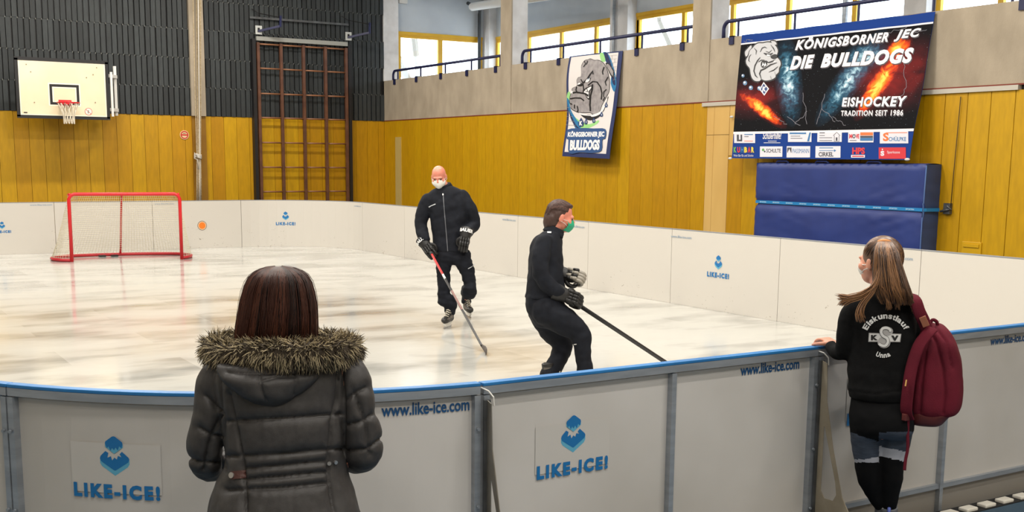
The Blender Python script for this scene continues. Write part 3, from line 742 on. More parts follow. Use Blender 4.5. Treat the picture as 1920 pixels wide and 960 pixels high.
# small plate in the yellow wall, right of the mat
a = atX(1805, 452, XR); b_ = atX(1840, 478, XR)
root = empty('wall_flap', (XR-.02, (a.y+b_.y)/2, a.z)); tag(root, 'small yellow hatch plate low on the right wall beside the blue mat', 'hatch')
mb = MB(); mb.box((XR-.018, b_.y, b_.z-.15), (XR, a.y, a.z)); mb.build('plate', mat('yellow_hatch', (206, 160, 20), .4), root, bevel=.006)
mb = MB(); mb.box((XR-.03, b_.y+.03, a.z-.07), (XR-.016, a.y-.03, a.z-.03)); mb.build('lip', MATS['yellow_hatch'], root)

# ---- basketball backboard
yb_ = 26.2; x0, x1, z0, z1 = 3.92, 5.75, 2.72, 3.925
root = empty('basketball_hoop', ((x0+x1)/2, yb_, z0)); tag(root, 'basketball hoop with a cream backboard on the back wall', 'basketball hoop')
mb = MB(); mb.box((x0, yb_, z0), (x1, yb_+.03, z1)); bb = mb.build('backboard', CREAM, root)
mb = MB()
for q in (((x0-.03, yb_-.012, z0-.03), (x1+.03, yb_+.04, z0+.035)), ((x0-.03, yb_-.012, z1-.04), (x1+.03, yb_+.04, z1+.03)), ((x0-.03, yb_-.012, z0), (x0+.035, yb_+.04, z1)), ((x1-.035, yb_-.012, z0), (x1+.03, yb_+.04, z1))): mb.box(*q)
mb.build('backboard_rim', BLACK, root)
fb = lambda x, z, off: (x, yb_-off, z)
cx = (x0+x1)/2+.02; L = []
def frame2d(a, b, c, d, w): return [(a, b), (c, b), (c, d), (a, d), (a+w, b+w), (c-w, b+w), (c-w, d-w), (a+w, d-w)], [(0, 1, 5, 4), (1, 2, 6, 5), (2, 3, 7, 6), (3, 0, 4, 7)]
L.append((*frame2d(x0+.035, z0+.035, x1-.035, z1-.04, .022), 1))
L.append((*frame2d(cx-.325, z0+.24, cx+.325, z0+.72, .105), 1)); L.append((*frame2d(cx-.30, z0+.265, cx+.30, z0+.695, .055), 0))
L.append((*disc2d(x1-.42, z0+.14, .078, r0=.86), 2)); L.append((*disc2d(x1-.42, z0+.14, .067), 3)); L.append((*stroke2d([(x1-.47, z0+.18), (x1-.37, z0+.09)], .012), 2)); L.append((*stroke2d([(x1-.42, z0+.17), (x1-.43, z0+.1)], .02), 4))
L.append((*rect2d(x0+.1, z0+.075, x0+.17, z0+.095), 0))
for dx, dz in ((.2, 1.08), (.28, .93), (1.62, 1.08), (1.54, .93), (1.4, .86), (.32, .3), (1.56, .34)): L.append((*disc2d(x0+dx, z0+dz, .012, n=10), 5))
prints('backboard_print', L, fb, [BLACK, mat('print_cream_white', (246, 238, 214), .4), mat('sticker_red', (200, 90, 84), .5), mat('sticker_white', (238, 226, 214), .5), mat('print_grey', (120, 120, 120), .5), mat('bolt_brown', (130, 112, 90), .5)], bb, off0=.002)
zr_ = 3.02; rc = Vector((cx, yb_-.36, zr_))
mb = MB(); mb.tube([(rc.x+.225*math.cos(a), rc.y+.225*math.sin(a), zr_) for a in [2*PI*i/28 for i in range(28)]], .013, 8, closed=True)
mb.box((cx-.13, yb_-.16, zr_-.02), (cx+.13, yb_-.02, zr_+.015)); mb.box((cx-.13, yb_-.03, zr_-.06), (cx+.13, yb_-.004, zr_+.07)); mb.build('ring', RED, root)
mb = MB(); nn = 12
for k_ in range(nn):
    for sgn in (1, -1):
        pts = []
        for j in range(7):
            t = j/6; rr_ = .22-.11*math.sin(min(1, t*1.3)*PI/2); a = 2*PI*(k_+sgn*t*1.5)/nn
            pts.append((rc.x+rr_*math.cos(a), rc.y+rr_*math.sin(a), zr_-.44*t))
        mb.tube(pts, .0065, 4)
mb.build('net', mat('hoop_net_cord', (222, 212, 192), .8), root)
mb = MB(); mm = MB()
xa, xb_ = x1+.07, 6.02
mb.box((xa, yb_+.02, z0+.05), (xa+.05, yb_+.07, z1-.2)); mb.box((xb_-.06, yb_+.3, z0+.08), (xb_, yb_+.36, z1-.05)); 
mb.bar((xa, yb_+.05, z1-.28), (xb_, yb_+.33, z1-.28), .05, .07); mb.bar((xa, yb_+.05, z0+.2), (xb_, yb_+.33, z0+.2), .05, .07)
mb.build('side_frame', WHITE, root)
mb = MB()
for z in (z0+.35, z1-.35):
    for x in (x0+.4, x1-.2): mb.bar((x, yb_+.03, z), (x, YB-.02, z), .05, .05)
mb.build('wall_arm', WHITE, root)

# ---- hockey goal
g0 = atZ(135, 491, 0); g1 = atZ(341, 486, 0); ax = (g1-g0); ax.z = 0; gw = ax.length; ax.normalize(); ay = Vector((-ax.y, ax.x, 0))
def G(x, y, z): return g0+ax*x+ay*y+Vector((0, 0, z))
root = empty('hockey_goal', G(gw/2, .3, 0)); tag(root, 'red ice hockey goal with a pale net at the far end of the rink', 'goal')
hg = 1.22; r_ = .032
mb = MB(); mb.tube([G(0, 0, 0), G(0, 0, hg-.09), G(.03, 0, hg-.03), G(.09, 0, hg), G(gw-.09, 0, hg), G(gw-.03, 0, hg-.03), G(gw, 0, hg-.09), G(gw, 0, 0)], r_, 12); mb.build('goal_frame', RED, root, smooth=True)
bk = [G(0, 0, .03), G(-.18, .06, .03), G(-.31, .25, .03), G(-.34, .5, .03), G(-.22, .8, .03), G(.1, 1.02, .03), G(.5, 1.12, .03), G(gw/2, 1.14, .03), G(gw-.5, 1.12, .03), G(gw-.1, 1.02, .03), G(gw+.16, .8, .03), G(gw+.24, .5, .03), G(gw+.2, .25, .03), G(gw+.1, .06, .03), G(gw, 0, .03)]
mb = MB(); mb.tube(bk, .03, 8, flat=((0, 0, 1), .8)); mb.build('base_frame', mat('red_base', (180, 34, 44), .4), root, smooth=True)
tpb = [G(.02, 0, hg), G(.0, .3, hg-.02), G(.2, .52, hg-.02), G(.5, .56, hg-.02), G(gw/2, .57, hg-.02), G(gw-.5, .56, hg-.02), G(gw-.2, .52, hg-.02), G(gw, .3, hg-.02), G(gw-.02, 0, hg)]
mb = MB(); mb.tube(tpb, .022, 8); mb.build('top_frame', RED, root, smooth=True)
mb = MB(); mb.tube([G(gw/2-.02, .0, hg), G(gw/2-.02, .3, hg), G(gw/2-.02, .55, hg-.02), G(gw/2-.02, .62, hg-.1), G(gw/2-.05, 1.12, .05)], .02, 8); mb.build('centre_bar', RED, root, smooth=True)
# netting: curtain between the upper and the lower back frame, and a top sheet
def interp(P, t):
    d = [0]
    for a, b in zip(P[:-1], P[1:]): d.append(d[-1]+(b-a).length)
    s = t*d[-1]
    for i in range(len(P)-1):
        if s <= d[i+1]+1e-9: f_ = (s-d[i])/(d[i+1]-d[i]); return P[i].lerp(P[i+1], f_)
    return P[-1]
mb = MB(); NU, NV = 78, 30
def net(i, j):
    t = i/NU; a = interp(tpb, t); b = interp(bk, t); s = j/NV; p = a.lerp(b, s)
    return p + Vector((0, 0, -.0))+ay*(-.10*math.sin(PI*s))*math.sin(PI*t)**.3
for i in range(NU+1): mb.tube([net(i, j) for j in range(0, NV+1, 3)], .0032, 3, caps=False)
for j in range(NV+1): mb.tube([net(i, j) for i in range(0, NU+1)], .0032, 3, caps=False)
for i in range(1, 44):
    t = i/44; mb.tube([G(gw*t, 0, hg), G(gw*t, .55, hg-.03)], .0032, 3, caps=False)
for j in range(1, 13): mb.tube([G(.02, .045*j, hg-.01), G(gw-.02, .045*j, hg-.01)], .0032, 3, caps=False)
mb.build('net', NETW, root)
mb = MB()
for t in (.27, .4): p = interp([G(.1, 1.02, .0), G(gw-.1, 1.02, 0)], t); mb.box((p.x-.06, p.y-.09, .0), (p.x+.06, p.y+.02, .03))
mb.build('anchor_pad', BLACK, root)

# ---- the tall blue mat
MX = 12.43
root = empty('crash_mat', (12.6, 11.4, 0)); tag(root, 'large dark blue crash mat standing on edge against the right wall', 'mat')
zb = atX(1575, 388, MX).z; ya, yb2 = 13.06, 9.92
def matmesh():
    bm = bmesh.new(); NY, NZ = 60, 40; NX = 6
    mb = MB(); zt = 1.885
    def pt(s, t):  # front sheet, s along wall, t up; pinched by the strap
        y = ya+(yb2-ya)*s; z = zt*t; k_ = math.exp(-((z-zb-.0)/.055)**2)
        e = min(1, min(s, 1-s)/.03, min(t, 1-t)/.03); e = 1-(1-e)**2 if e < 1 else 1
        x = MX+.03*k_+.03*(1-e)
        # creases fanning out from the strap
        w = 0
        for (cs, ang, amp) in ((.05, -.35, .012), (.12, -.22, .01), (.9, .35, .014), (.97, .2, .01), (.1, .25, .007), (.86, -.4, .009)):
            dz = z-zb; ds = (s-cs)*3.1
            w += .35*amp*math.cos((dz-ang*ds)*42)*math.exp(-(ds*1.1)**2)*math.exp(-(dz/.35)**2)*(1-math.exp(-(dz/.04)**2))
        x -= w; x -= .005*math.sin(z*7+s*4)*math.sin(s*5)
        if z < zb: x -= .007*math.sin((z*2.2-abs(s-.45)*1.6)*7)*math.exp(-((z-.55)/.35)**2)
        sag = .05*k_*(1 if s < .02 else 0)
        return (x, y-(.035*k_ if s < .5 else 0)*max(0, 1-s/.05), z)
    for j in range(NZ+1):
        for i in range(NY+1): mb.v.append(pt(i/NY, j/NZ)); mb.t.append(0)
    for j in range(NZ):
        for i in range(NY): mb.f.append((j*(NY+1)+i, j*(NY+1)+i+1, (j+1)*(NY+1)+i+1, (j+1)*(NY+1)+i)); mb.mi.append(0)
    def side(fn, n1, n2, mi):
        o = len(mb.v)
        for j in range(n2+1):
            for i in range(n1+1): mb.v.append(fn(i/n1, j/n2)); mb.t.append(0)
        for j in range(n2):
            for i in range(n1): mb.f.append((o+j*(n1+1)+i, o+j*(n1+1)+i+1, o+(j+1)*(n1+1)+i+1, o+(j+1)*(n1+1)+i)); mb.mi.append(mi)
    XBk = XR-.012
    side(lambda a, t: (pt(1, t)[0]*(1-a)+XBk*a, yb2-.012*math.sin(a*PI)+.003*math.sin(t*60), 1.885*t), 8, 60, 1)
    side(lambda a, t: (pt(0, t)[0]*(1-a)+XBk*a, pt(0, t)[1], 1.885*t), 8, 40, 0)
    side(lambda s, a: (pt(s, 1)[0]*(1-a)+XBk*a, ya+(yb2-ya)*s, 1.885+.012*math.sin(a*PI)), 40, 6, 0)
    side(lambda s, a: (pt(s, 0)[0]*(1-a)+XBk*a, ya+(yb2-ya)*s, 0), 40, 6, 0)
    side(lambda s, t: (XBk, ya+(yb2-ya)*s, 1.885*t), 2, 2, 0)
    return mb
o = matmesh().build('mat_body', [BLUEM, BLUEM2], root, smooth=True)
mb = MB()
for (x, y) in ((MX+.006, yb2-.002),): mb.tube([(x+.02, y, .02), (x-.0, y, .5), (x+.0, y, zb-.1), (x+.03, y, zb), (x, y, zb+.1), (x, y, 1.2), (x+.02, y, 1.87)], .008, 6)
mb.build('seam_piping', mat('piping_blue', (80, 112, 168), .5), root, smooth=True)
for s in (.17, .42, .72):
    mb = MB(); y = ya+(yb2-ya)*s; mb.tube([(MX+.04, y+.13, 1.89), (MX+.03, y+.09, 1.918), (MX+.03, y-.09, 1.918), (MX+.04, y-.13, 1.89)], .016, 6, flat=((0, 0, 1), .6)); mb.build('handle', BLUEM, root, smooth=True)
# strap
root = empty('lashing_strap', (MX, 11.4, zb)); tag(root, 'bright blue printed strap holding the mat against the wall', 'strap')
STR = mat('strap_blue', (30, 128, 190), .5)
zL = atX(1420, 378, MX).z; zR = atX(1735, 394, MX).z
mb = MB(); P = []
def strap_pt(s): return Vector((MX+.012, ya-.03+(yb2-ya+.02)*s, zL+(zR-zL)*s))
pts = [Vector((XR-.03, ya+.02, zL)), Vector((MX+.1, ya+.01, zL))]+[strap_pt(i/20) for i in range(21)]+[Vector((MX+.05, yb2-.03, zR)), Vector((XR-.06, yb2-.05, zR+.0))]
vs = []; fs = []
for i, p in enumerate(pts): vs += [p+Vector((0, 0, -.022)), p+Vector((0, 0, .022))]
nrm = Vector((-.003, 0, 0)); k_ = len(vs)
vs2 = vs+[v+nrm for v in vs]
for i in range(len(pts)-1): fs += [(2*i, 2*i+1, 2*i+3, 2*i+2), (k_+2*i, k_+2*i+2, k_+2*i+3, k_+2*i+1), (2*i, 2*i+2, k_+2*i+2, k_+2*i), (2*i+1, k_+2*i+1, k_+2*i+3, 2*i+3)]
mb.add(vs2, fs); mb.build('strap_band', STR, root)
T_SP = text2d('SPORTEX', bold=.03)
L = []
for i in range(11):
    s = .03+i*.088; L.append((*fit(T_SP, s-.0, -.010, s+.045, .010), 0))
prints('strap_lettering', L, lambda s, z, off: strap_pt(s)+Vector((-.0035-off, 0, z)), [mat('strap_print', (176, 212, 232), .5)], root, off0=.001)
mb = MB(); p = Vector((XR-.05, yb2-.06, zR)); mb.tube([p+Vector((0, 0, -.02)), p+Vector((-.01, -.1, 0)), p+Vector((0, -.16, .01)), p+Vector((0, -.1, .05))], .016, 8); mb.box((XR-.05, yb2-.2, zR-.05), (XR, yb2-.1, zR+.09)); mb.build('buckle', STEELD, root)
mb = MB(); mb.tube([(XR-.03, yb2-.2, zR+.05), (XR-.02, yb2-.2, 1.7), (XR-.02, yb2-.23, 2.75)], .006, 5); tag(mb.build('hanging_cord', mat('dark_cord', (80, 60, 20), .8), smooth=True), 'thin dark cord running down the yellow wall right of the mat', 'cord')

# ================================================================== BANNERS
def homog(src, dst):
    A = []; B = []
    for (x, y), (X, Y_) in zip(src, dst):
        A.append([x, y, 1, 0, 0, 0, -X*x, -X*y]); B.append(X); A.append([0, 0, 0, x, y, 1, -Y_*x, -Y_*y]); B.append(Y_)
    h = np.linalg.solve(np.array(A), np.array(B)); return lambda x, y: ((h[0]*x+h[1]*y+h[2])/(h[6]*x+h[7]*y+1), (h[3]*x+h[4]*y+h[5])/(h[6]*x+h[7]*y+1))
class Banner:
    """cloth hung from the parapet; s runs to the right, t downwards, both 0..1"""
    def __init__(b, TL, TR, BL, BR_, ripple, cpx):
        b.c = [Vector(q) for q in (TL, TR, BL, BR_)]; b.rip = ripple
        b.n = ((b.c[2]-b.c[0]).cross(b.c[1]-b.c[0])).normalized()
        if b.n.x > 0: b.n = -b.n
        b.H = homog(cpx, [(0, 0), (1, 0), (0, 1), (1, 1)])
    def P(b, s, t, off=0):
        p = b.c[0]*(1-s)*(1-t)+b.c[1]*s*(1-t)+b.c[2]*(1-s)*t+b.c[3]*s*t
        return p+b.n*(off+b.rip(s, t))
    def px(b, vf):   # outline drawn in picture coordinates -> cloth coordinates
        v, f = vf; return [b.H(x, y) for x, y in v], f
def grid_cloth(bn, name, m, parent, ns, nt, edge):
    mb = MB()
    for side, off in ((0, 0), (1, -.004)):
        o = len(mb.v)
        for j in range(nt+1):
            for i in range(ns+1): mb.v.append(bn.P(i/ns, j/nt, off)); mb.t.append(0)
        for j in range(nt):
            for i in range(ns): mb.f.append((o+j*(ns+1)+i, o+j*(ns+1)+i+1, o+(j+1)*(ns+1)+i+1, o+(j+1)*(ns+1)+i)); mb.mi.append(0)
    me = bpy.data.meshes.new(name); me.from_pydata(mb.v, [], mb.f); me.materials.append(m); me.shade_smooth()
    o = bpy.data.objects.new(name, me); COL.objects.link(o); setpar(o, parent); return o
def sub(box, vf, st=None):   # unit square -> box (x0,y0 top-left)-(x1,y1) with y downwards
    v, f = vf; x0, y0, x1, y1 = box; return [(x0+(x1-x0)*a, y1+(y0-y1)*b_) for a, b_ in v], f

# ---------- large black banner
XT = XR-.03
TL, TR = atX(1391, 66, XT), atX(1754, 22, XT)
BL, BR_ = atX(1372, 296.5, MX-.04), atX(1705, 300, MX-.02)
cp = [(1391, 66), (1754, 22), (1372, 296.5), (1705, 300)]
bn = Banner(TL, TR, BL, BR_, lambda s, t: .008*math.sin(s*34)*max(0, 1-t*5)+.012*math.sin(s*5+t*3)*math.sin(PI*t)+.015*math.sin(t*9)*max(0, (s-.8)*5)*math.sin(PI*t), cp)
root = empty('banner', (XT, (TL.y+TR.y)/2, TL.z)); tag(root, 'large black club banner with flames hung from the parapet above the blue mat', 'banner', 'club banners on the right wall')
BKP = mat('banner_black', (26, 24, 28), .5, nscale=3, col2=(34, 34, 40)); BLP = mat('banner_blue', (26, 60, 134), .75, spec=.15); WHP = mat('banner_white', (236, 230, 234), .6)
cl = grid_cloth(bn, 'cloth', BLP, root, 80, 40, 0)
STP = (1/80, 1/40)
def bprint(name, layers, mats, off0=.003, d=.0006): return prints(name, layers, bn.P, mats, cl, step=STP, off0=off0, doff=d)
bt = .075; bb_ = .795
# flame and water fields: procedural patches on the black print
PR = bpy.data.materials.new('banner_picture_print'); PR.use_nodes = True; n, l, b = nodes_of(PR)
uvn = n.new('ShaderNodeAttribute'); uvn.attribute_name = 'st'
def blob(cs, ct, rs, rt, rot=0):
    mp = n.new('ShaderNodeMapping'); mp.vector_type = 'TEXTURE'; mp.inputs['Location'].default_value = (cs, ct, 0); mp.inputs['Scale'].default_value = (rs, rt, 1); mp.inputs['Rotation'].default_value = (0, 0, rot)
    l.new(uvn.outputs['Vector'], mp.inputs[0]); g_ = n.new('ShaderNodeTexGradient'); g_.gradient_type = 'SPHERICAL'; l.new(mp.outputs[0], g_.inputs[0]); return g_.outputs['Fac']
def vnoise(sc, det=5, dist=0, st=(2, 1, 1)):
    mp = n.new('ShaderNodeMapping'); mp.inputs['Scale'].default_value = st; l.new(uvn.outputs['Vector'], mp.inputs[0])
    q = n.new('ShaderNodeTexNoise'); q.inputs['Scale'].default_value = sc; q.inputs['Detail'].default_value = det; q.inputs['Distortion'].default_value = dist; l.new(mp.outputs[0], q.inputs[0]); return q.outputs['Fac']
def math2(op, a, b_):
    m_ = n.new('ShaderNodeMath'); m_.operation = op
    for i, x in enumerate((a, b_)):
        if isinstance(x, (int, float)): m_.inputs[i].default_value = x
        else: l.new(x, m_.inputs[i])
    return m_.outputs[0]
def ramp(fac, stops):
    r_ = n.new('ShaderNodeValToRGB'); l.new(fac, r_.inputs[0]); e = r_.color_ramp.elements
    while len(e) < len(stops): e.new(.5)
    for el, (p_, c_) in zip(e, stops): el.position = p_; el.color = lin(c_)
    return r_.outputs[0]
def addc(a, b_):
    m_ = n.new('ShaderNodeMix'); m_.data_type = 'RGBA'; m_.blend_type = 'SCREEN'; m_.inputs[0].default_value = 1; l.new(a, m_.inputs[6]); l.new(b_, m_.inputs[7]); return m_.outputs[2]
fl = math2('MAXIMUM', blob(.165, .74, .06, .27, -.62), math2('MAXIMUM', blob(.79, .55, .062, .36, .24), blob(.86, .2, .06, .12, .2)))
fl2 = math2('MAXIMUM', blob(.12, .62, .3, .25), blob(.86, .45, .3, .42))
fn_ = vnoise(9, 6, 1.6)
flame = ramp(math2('MULTIPLY', math2('MULTIPLY', math2('POWER', fl, .55), math2('ADD', fn_, .12)), 1.5), [(0, (0, 0, 0)), (.36, (60, 10, 6)), (.52, (206, 60, 14)), (.7, (246, 132, 26)), (.9, (255, 214, 90))])
glow = ramp(math2('MULTIPLY', fl2, vnoise(5, 5, 1)), [(0, (0, 0, 0)), (.2, (50, 12, 14)), (.55, (126, 30, 26))])
wa = math2('MAXIMUM', blob(.31, .45, .08, .5, -.10), math2('MAXIMUM', blob(.64, .47, .085, .5, .28), blob(.70, .26, .12, .16, .2)))
wn2 = vnoise(20, 8, .6)
water = ramp(math2('MULTIPLY', math2('POWER', wa, .6), math2('ADD', wn2, .08)), [(0, (0, 0, 0)), (.24, (14, 34, 48)), (.42, (44, 92, 118)), (.56, (150, 190, 208)), (.62, (216, 232, 240))])
drops = ramp(vnoise(95, 2), [(0, (0, 0, 0)), (.715, (0, 0, 0)), (.74, (150, 170, 186))])
base = n.new('ShaderNodeRGB'); base.outputs[0].default_value = lin((12, 12, 16))
l.new(addc(addc(addc(addc(base.outputs[0], glow), water), flame), drops), b.inputs['Base Color']); b.inputs['Roughness'].default_value = .75; b.inputs['Specular IOR Level'].default_value = .15
def st_attr(o, fnH):
    pass
pic = MB(); NS, NT = 80, 29
j0, j1 = 3, 32
for j in range(j0, j1+1):
    for i in range(81): pic.v.append(bn.P(i/80, j/40, .003)); pic.t.append(0)
for j in range(j1-j0):
    for i in range(80): pic.f.append((j*81+i, j*81+i+1, (j+1)*81+i+1, (j+1)*81+i))
me = bpy.data.meshes.new('picture_print'); me.from_pydata(pic.v, [], pic.f); me.materials.append(PR)
at = me.attributes.new('st', 'FLOAT_VECTOR', 'POINT'); at.data.foreach_set('vector', [c for j in range(j0, j1+1) for i in range(81) for c in (i/80, (j-j0)/(j1-j0), 0)])
o = bpy.data.objects.new('picture_print', me); COL.objects.link(o); setpar(o, cl)
wl = [(*rect2d(0, .068, 1, .08), 0), (*rect2d(0, .788, 1, .806), 0)]
bprint('white_line', wl, [WHP], off0=.0045)
def tquad(txt, q, bold=.03, shear=0, space=1.0):
    """text in a picture quad: lower-left, lower-right, upper-right, upper-left"""
    v, f = text2d(txt, bold=bold, shear=shear, space=space); h = homog([(0, 0), (1, 0), (1, 1), (0, 1)], q)
    return bn.px(([h(a, b_) for a, b_ in v], f))
def shift(vf, dx, dy): return [(a+dx, b_+dy) for a, b_ in vf[0]], vf[1]
for txt, q, bo_, sh in (('KÖNIGSBORNER', [(1491, 97), (1664, 81), (1667, 58), (1492, 73)], .05, .3), ('JEC', [(1675, 81), (1725, 76), (1728, 54), (1678, 58)], .05, .3),
                        ('DIE', [(1481, 135), (1525, 131), (1528, 105), (1484, 109)], .07, .25), ('BULLDOGS', [(1538, 131), (1711, 122), (1714, 92), (1541, 104)], .07, .25),
                        ('EISHOCKEY', [(1577, 204), (1698, 204), (1700, 184), (1578, 187)], .05, .12), ('TRADITION SEIT 1986', [(1575, 221), (1693, 221), (1694, 210), (1576, 211)], .03, 0)):
    tq = tquad(txt, q, bo_*.85, sh, 1.16); bprint('title_lettering', [(*shift(tq, .004, .008), 1), (*tq, 0)], [WHP, mat('banner_letter_shadow', (70, 66, 74), .5)], off0=.005)
# lightning
rnd = random.Random(4); li = []
def bolt2(x0, y0, x1, y1, n_=7, w=.8):
    pts = [(x0+(x1-x0)*i/n_+rnd.uniform(-2.5, 2.5)*(0 < i < n_), y0+(y1-y0)*i/n_+rnd.uniform(-2.5, 2.5)*(0 < i < n_)) for i in range(n_+1)]; bprint('lightning_streak', [(*bn.px(stroke2d(pts, w)), 0)], [mat('lightning_grey', (120, 118, 128), .5)], off0=.0042)
for q in ((1505, 178, 1512, 236), (1545, 180, 1530, 236), (1512, 212, 1490, 236), (1540, 208, 1565, 232), (1475, 222, 1500, 238), (1560, 222, 1585, 238), (1690, 100, 1698, 168), (1698, 168, 1680, 200), (1660, 66, 1700, 52), (1712, 62, 1738, 58), (1395, 78, 1412, 76), (1420, 80, 1432, 98), (1450, 222, 1475, 236)): bolt2(*q)
# bulldog head emblem
def outline_smooth(pts, k=3):
    out = []; m_ = len(pts)
    for i in range(m_):
        p0, p1, p2, p3 = pts[i-1], pts[i], pts[(i+1) % m_], pts[(i+2) % m_]
        for j in range(k):
            t = j/k; out.append(tuple(.5*((2*p1[a])+(-p0[a]+p2[a])*t+(2*p0[a]-5*p1[a]+4*p2[a]-p3[a])*t*t+(-p0[a]+3*p1[a]-3*p2[a]+p3[a])*t**3) for a in (0, 1)))
    return out
# drawn on a 100 x 100 field, x right, y down, head facing right
DH = [(24, 12), (30, 6), (40, 2), (52, 3), (66, 2), (80, 6), (90, 16), (94, 28), (90, 40), (92, 46), (98, 54), (99, 64), (94, 72), (92, 82), (84, 88), (82, 94), (70, 99), (54, 100), (44, 96), (38, 100), (26, 99), (18, 92), (14, 80), (12, 66), (4, 56), (2, 44), (10, 32), (14, 20)]
EAR1 = [(2, 34), (0, 22), (8, 14), (18, 6), (20, 12), (12, 20), (8, 30)]
EAR2 = [(76, 0), (88, 2), (92, 10), (84, 10)]
DL = [  # ink strokes (points, width)
    ([(18, 30), (12, 36), (10, 46), (14, 50)], 2.6), ([(44, 26), (50, 16), (58, 14), (64, 18)], 2.8), ([(54, 30), (62, 34), (72, 36), (80, 32)], 5.5), ([(60, 26), (70, 30), (78, 24)], 2.6),
    ([(44, 40), (36, 48), (28, 60), (24, 74), (28, 86), (34, 92)], 3.2), ([(38, 52), (46, 48), (56, 48)], 2.6), ([(44, 96), (40, 82), (44, 74), (56, 70), (72, 62), (90, 58)], 3.4),
    ([(60, 50), (66, 56), (76, 54), (86, 50)], 3.2), ([(74, 42), (80, 46), (90, 46)], 3), ([(92, 68), (80, 76), (66, 80)], 2.4), ([(84, 88), (82, 80)], 2.2), ([(72, 98), (70, 90)], 2.2), ([(76, 10), (84, 22), (86, 30)], 2.6), ([(28, 14), (34, 22), (32, 32)], 2.4)]
NOSE = [(74, 40), (84, 36), (92, 38), (92, 44), (84, 48), (76, 46)]
MOUTH = [(46, 66), (44, 58), (48, 50), (58, 50), (64, 56), (60, 64), (52, 68)]
TEETH = [[(47, 64), (50, 53), (54, 60)], [(52, 66), (57, 54), (60, 62)], [(62, 60), (66, 52), (69, 58)], [(80, 56), (84, 48), (87, 55)]]
EYE = [(64, 34), (74, 37), (70, 40), (63, 38)]
def dog_layers(q, mirror=False, mats=(0, 1, 2), ring=3.5):
    h = homog([(0, 0), (100, 0), (100, 100), (0, 100)], q)
    fl_ = (lambda p: (100-p[0], p[1])) if mirror else (lambda p: p)
    def T(vf): return bnr.px(([h(*fl_(p)) for p in vf[0]], vf[1]))
    L = []; k0, k1, k2 = mats
    for sh in (DH, EAR1, EAR2):
        s_ = outline_smooth(sh); cx_ = sum(p[0] for p in s_)/len(s_); cy_ = sum(p[1] for p in s_)/len(s_)
        L.append((*T(poly2d([(p[0]+(p[0]-cx_)/max(1, math.hypot(p[0]-cx_, p[1]-cy_))*ring, p[1]+(p[1]-cy_)/max(1, math.hypot(p[0]-cx_, p[1]-cy_))*ring) for p in s_])), k0))
    for sh in (DH, EAR1, EAR2): L.append((*T(poly2d(outline_smooth(sh))), k1))
    L.append((*T(poly2d(outline_smooth(MOUTH))), k0))
    for t in TEETH: L.append((*T(poly2d(t)), k2))
    for pts, w in DL: L.append((*T(stroke2d(outline_smooth(pts, 2)[:-2] if False else pts, [w*.4]+[w]*(len(pts)-2)+[w*.3])), k0))
    L.append((*T(poly2d(outline_smooth(NOSE))), k0)); L.append((*T(poly2d(EYE)), k2))
    return L
bnr = bn
dq = [(1397, 84), (1462, 77), (1467, 153), (1400, 158)]
def emblem_print(name, L, mats, c): return prints(name, L, bnr.P, mats, c, step=STP, off0=.005, doff=.0004)
emblem_print('bulldog_emblem', dog_layers(dq), [mat('emblem_ink', (22, 20, 24), .5), mat('emblem_grey', (196, 196, 200), .5), mat('emblem_white', (236, 234, 236), .5)], cl)
L = []
for (x, y, r_) in ((1394, 146, 3), (1398, 160, 4), (1409, 169, 4), (1425, 170, 4)): L.append((*bn.px(disc2d(x, y, r_, r_*1.1, 12)), 1)); L.append((*bn.px(disc2d(x-.8, y-1, r_*.5, r_*.5, 10)), 2))
L.append((*bn.px(poly2d([(1433, 158), (1443, 171), (1434, 184), (1425, 172)])), 2)); L.append((*bn.px(poly2d([(1433, 161), (1440.5, 171), (1434, 181), (1427.5, 172)])), 0))
L.append((*tquad('K', [(1430, 177), (1438, 176), (1438, 166), (1430, 167)], .05, .2), 2))
emblem_print('club_badge', L, [mat('badge_blue', (38, 66, 120), .5), mat('drop_blue', (92, 128, 164), .5), WHP], cl)
# sponsors
WB = mat('sponsor_white', (218, 216, 224), .5); INK = mat('sponsor_ink', (60, 60, 70), .5); SRED = mat('sponsor_red', (204, 34, 48), .5); SBL = mat('sponsor_blue', (46, 110, 164), .5); SOR = mat('sponsor_orange', (226, 110, 44), .5); SGR = mat('sponsor_green', (96, 160, 90), .5); SYE = mat('sponsor_yellow', (230, 200, 60), .5)
PM = [WB, INK, SRED, SBL, SOR, SGR, SYE]
def sponsor(layers): emblem_print('sponsor_label', layers, PM, cl)
def q4(x0, y0, x1, y1, sk=0): return [(x0, y1), (x1, y1+sk), (x1, y0+sk), (x0, y0)]
def rr(x0, y0, x1, y1, mi=0): return (*bn.px(rect2d(x0, y0, x1, y1)), mi)
def tx(s, x0, y0, x1, y1, mi=1, bold=.02, shear=0): return (*tquad(s, q4(x0, y0, x1, y1), bold, shear), mi)
sponsor([rr(1377, 252, 1416, 270), rr(1382, 255, 1386, 267, 1), rr(1389, 255, 1392, 267, 1), rr(1384, 264, 1391, 267, 1), rr(1396, 254, 1412, 255.5, 3), rr(1396, 258, 1404, 259, 1), rr(1396, 266, 1412, 267, 4)])
sponsor([tx('Schülerhilfe!', 1430, 250, 1465, 263, 0, .02, .3), rr(1440, 266, 1456, 267, 0), rr(1432, 269, 1463, 270, 0)])
sponsor([rr(1477, 249, 1521, 268), rr(1480, 251, 1511, 254, 3), rr(1482, 257, 1500, 258, 1), rr(1482, 261, 1504, 262, 1), (*bn.px(poly2d([(1513, 267), (1517, 251), (1520, 251), (1517, 267)])), 3)])
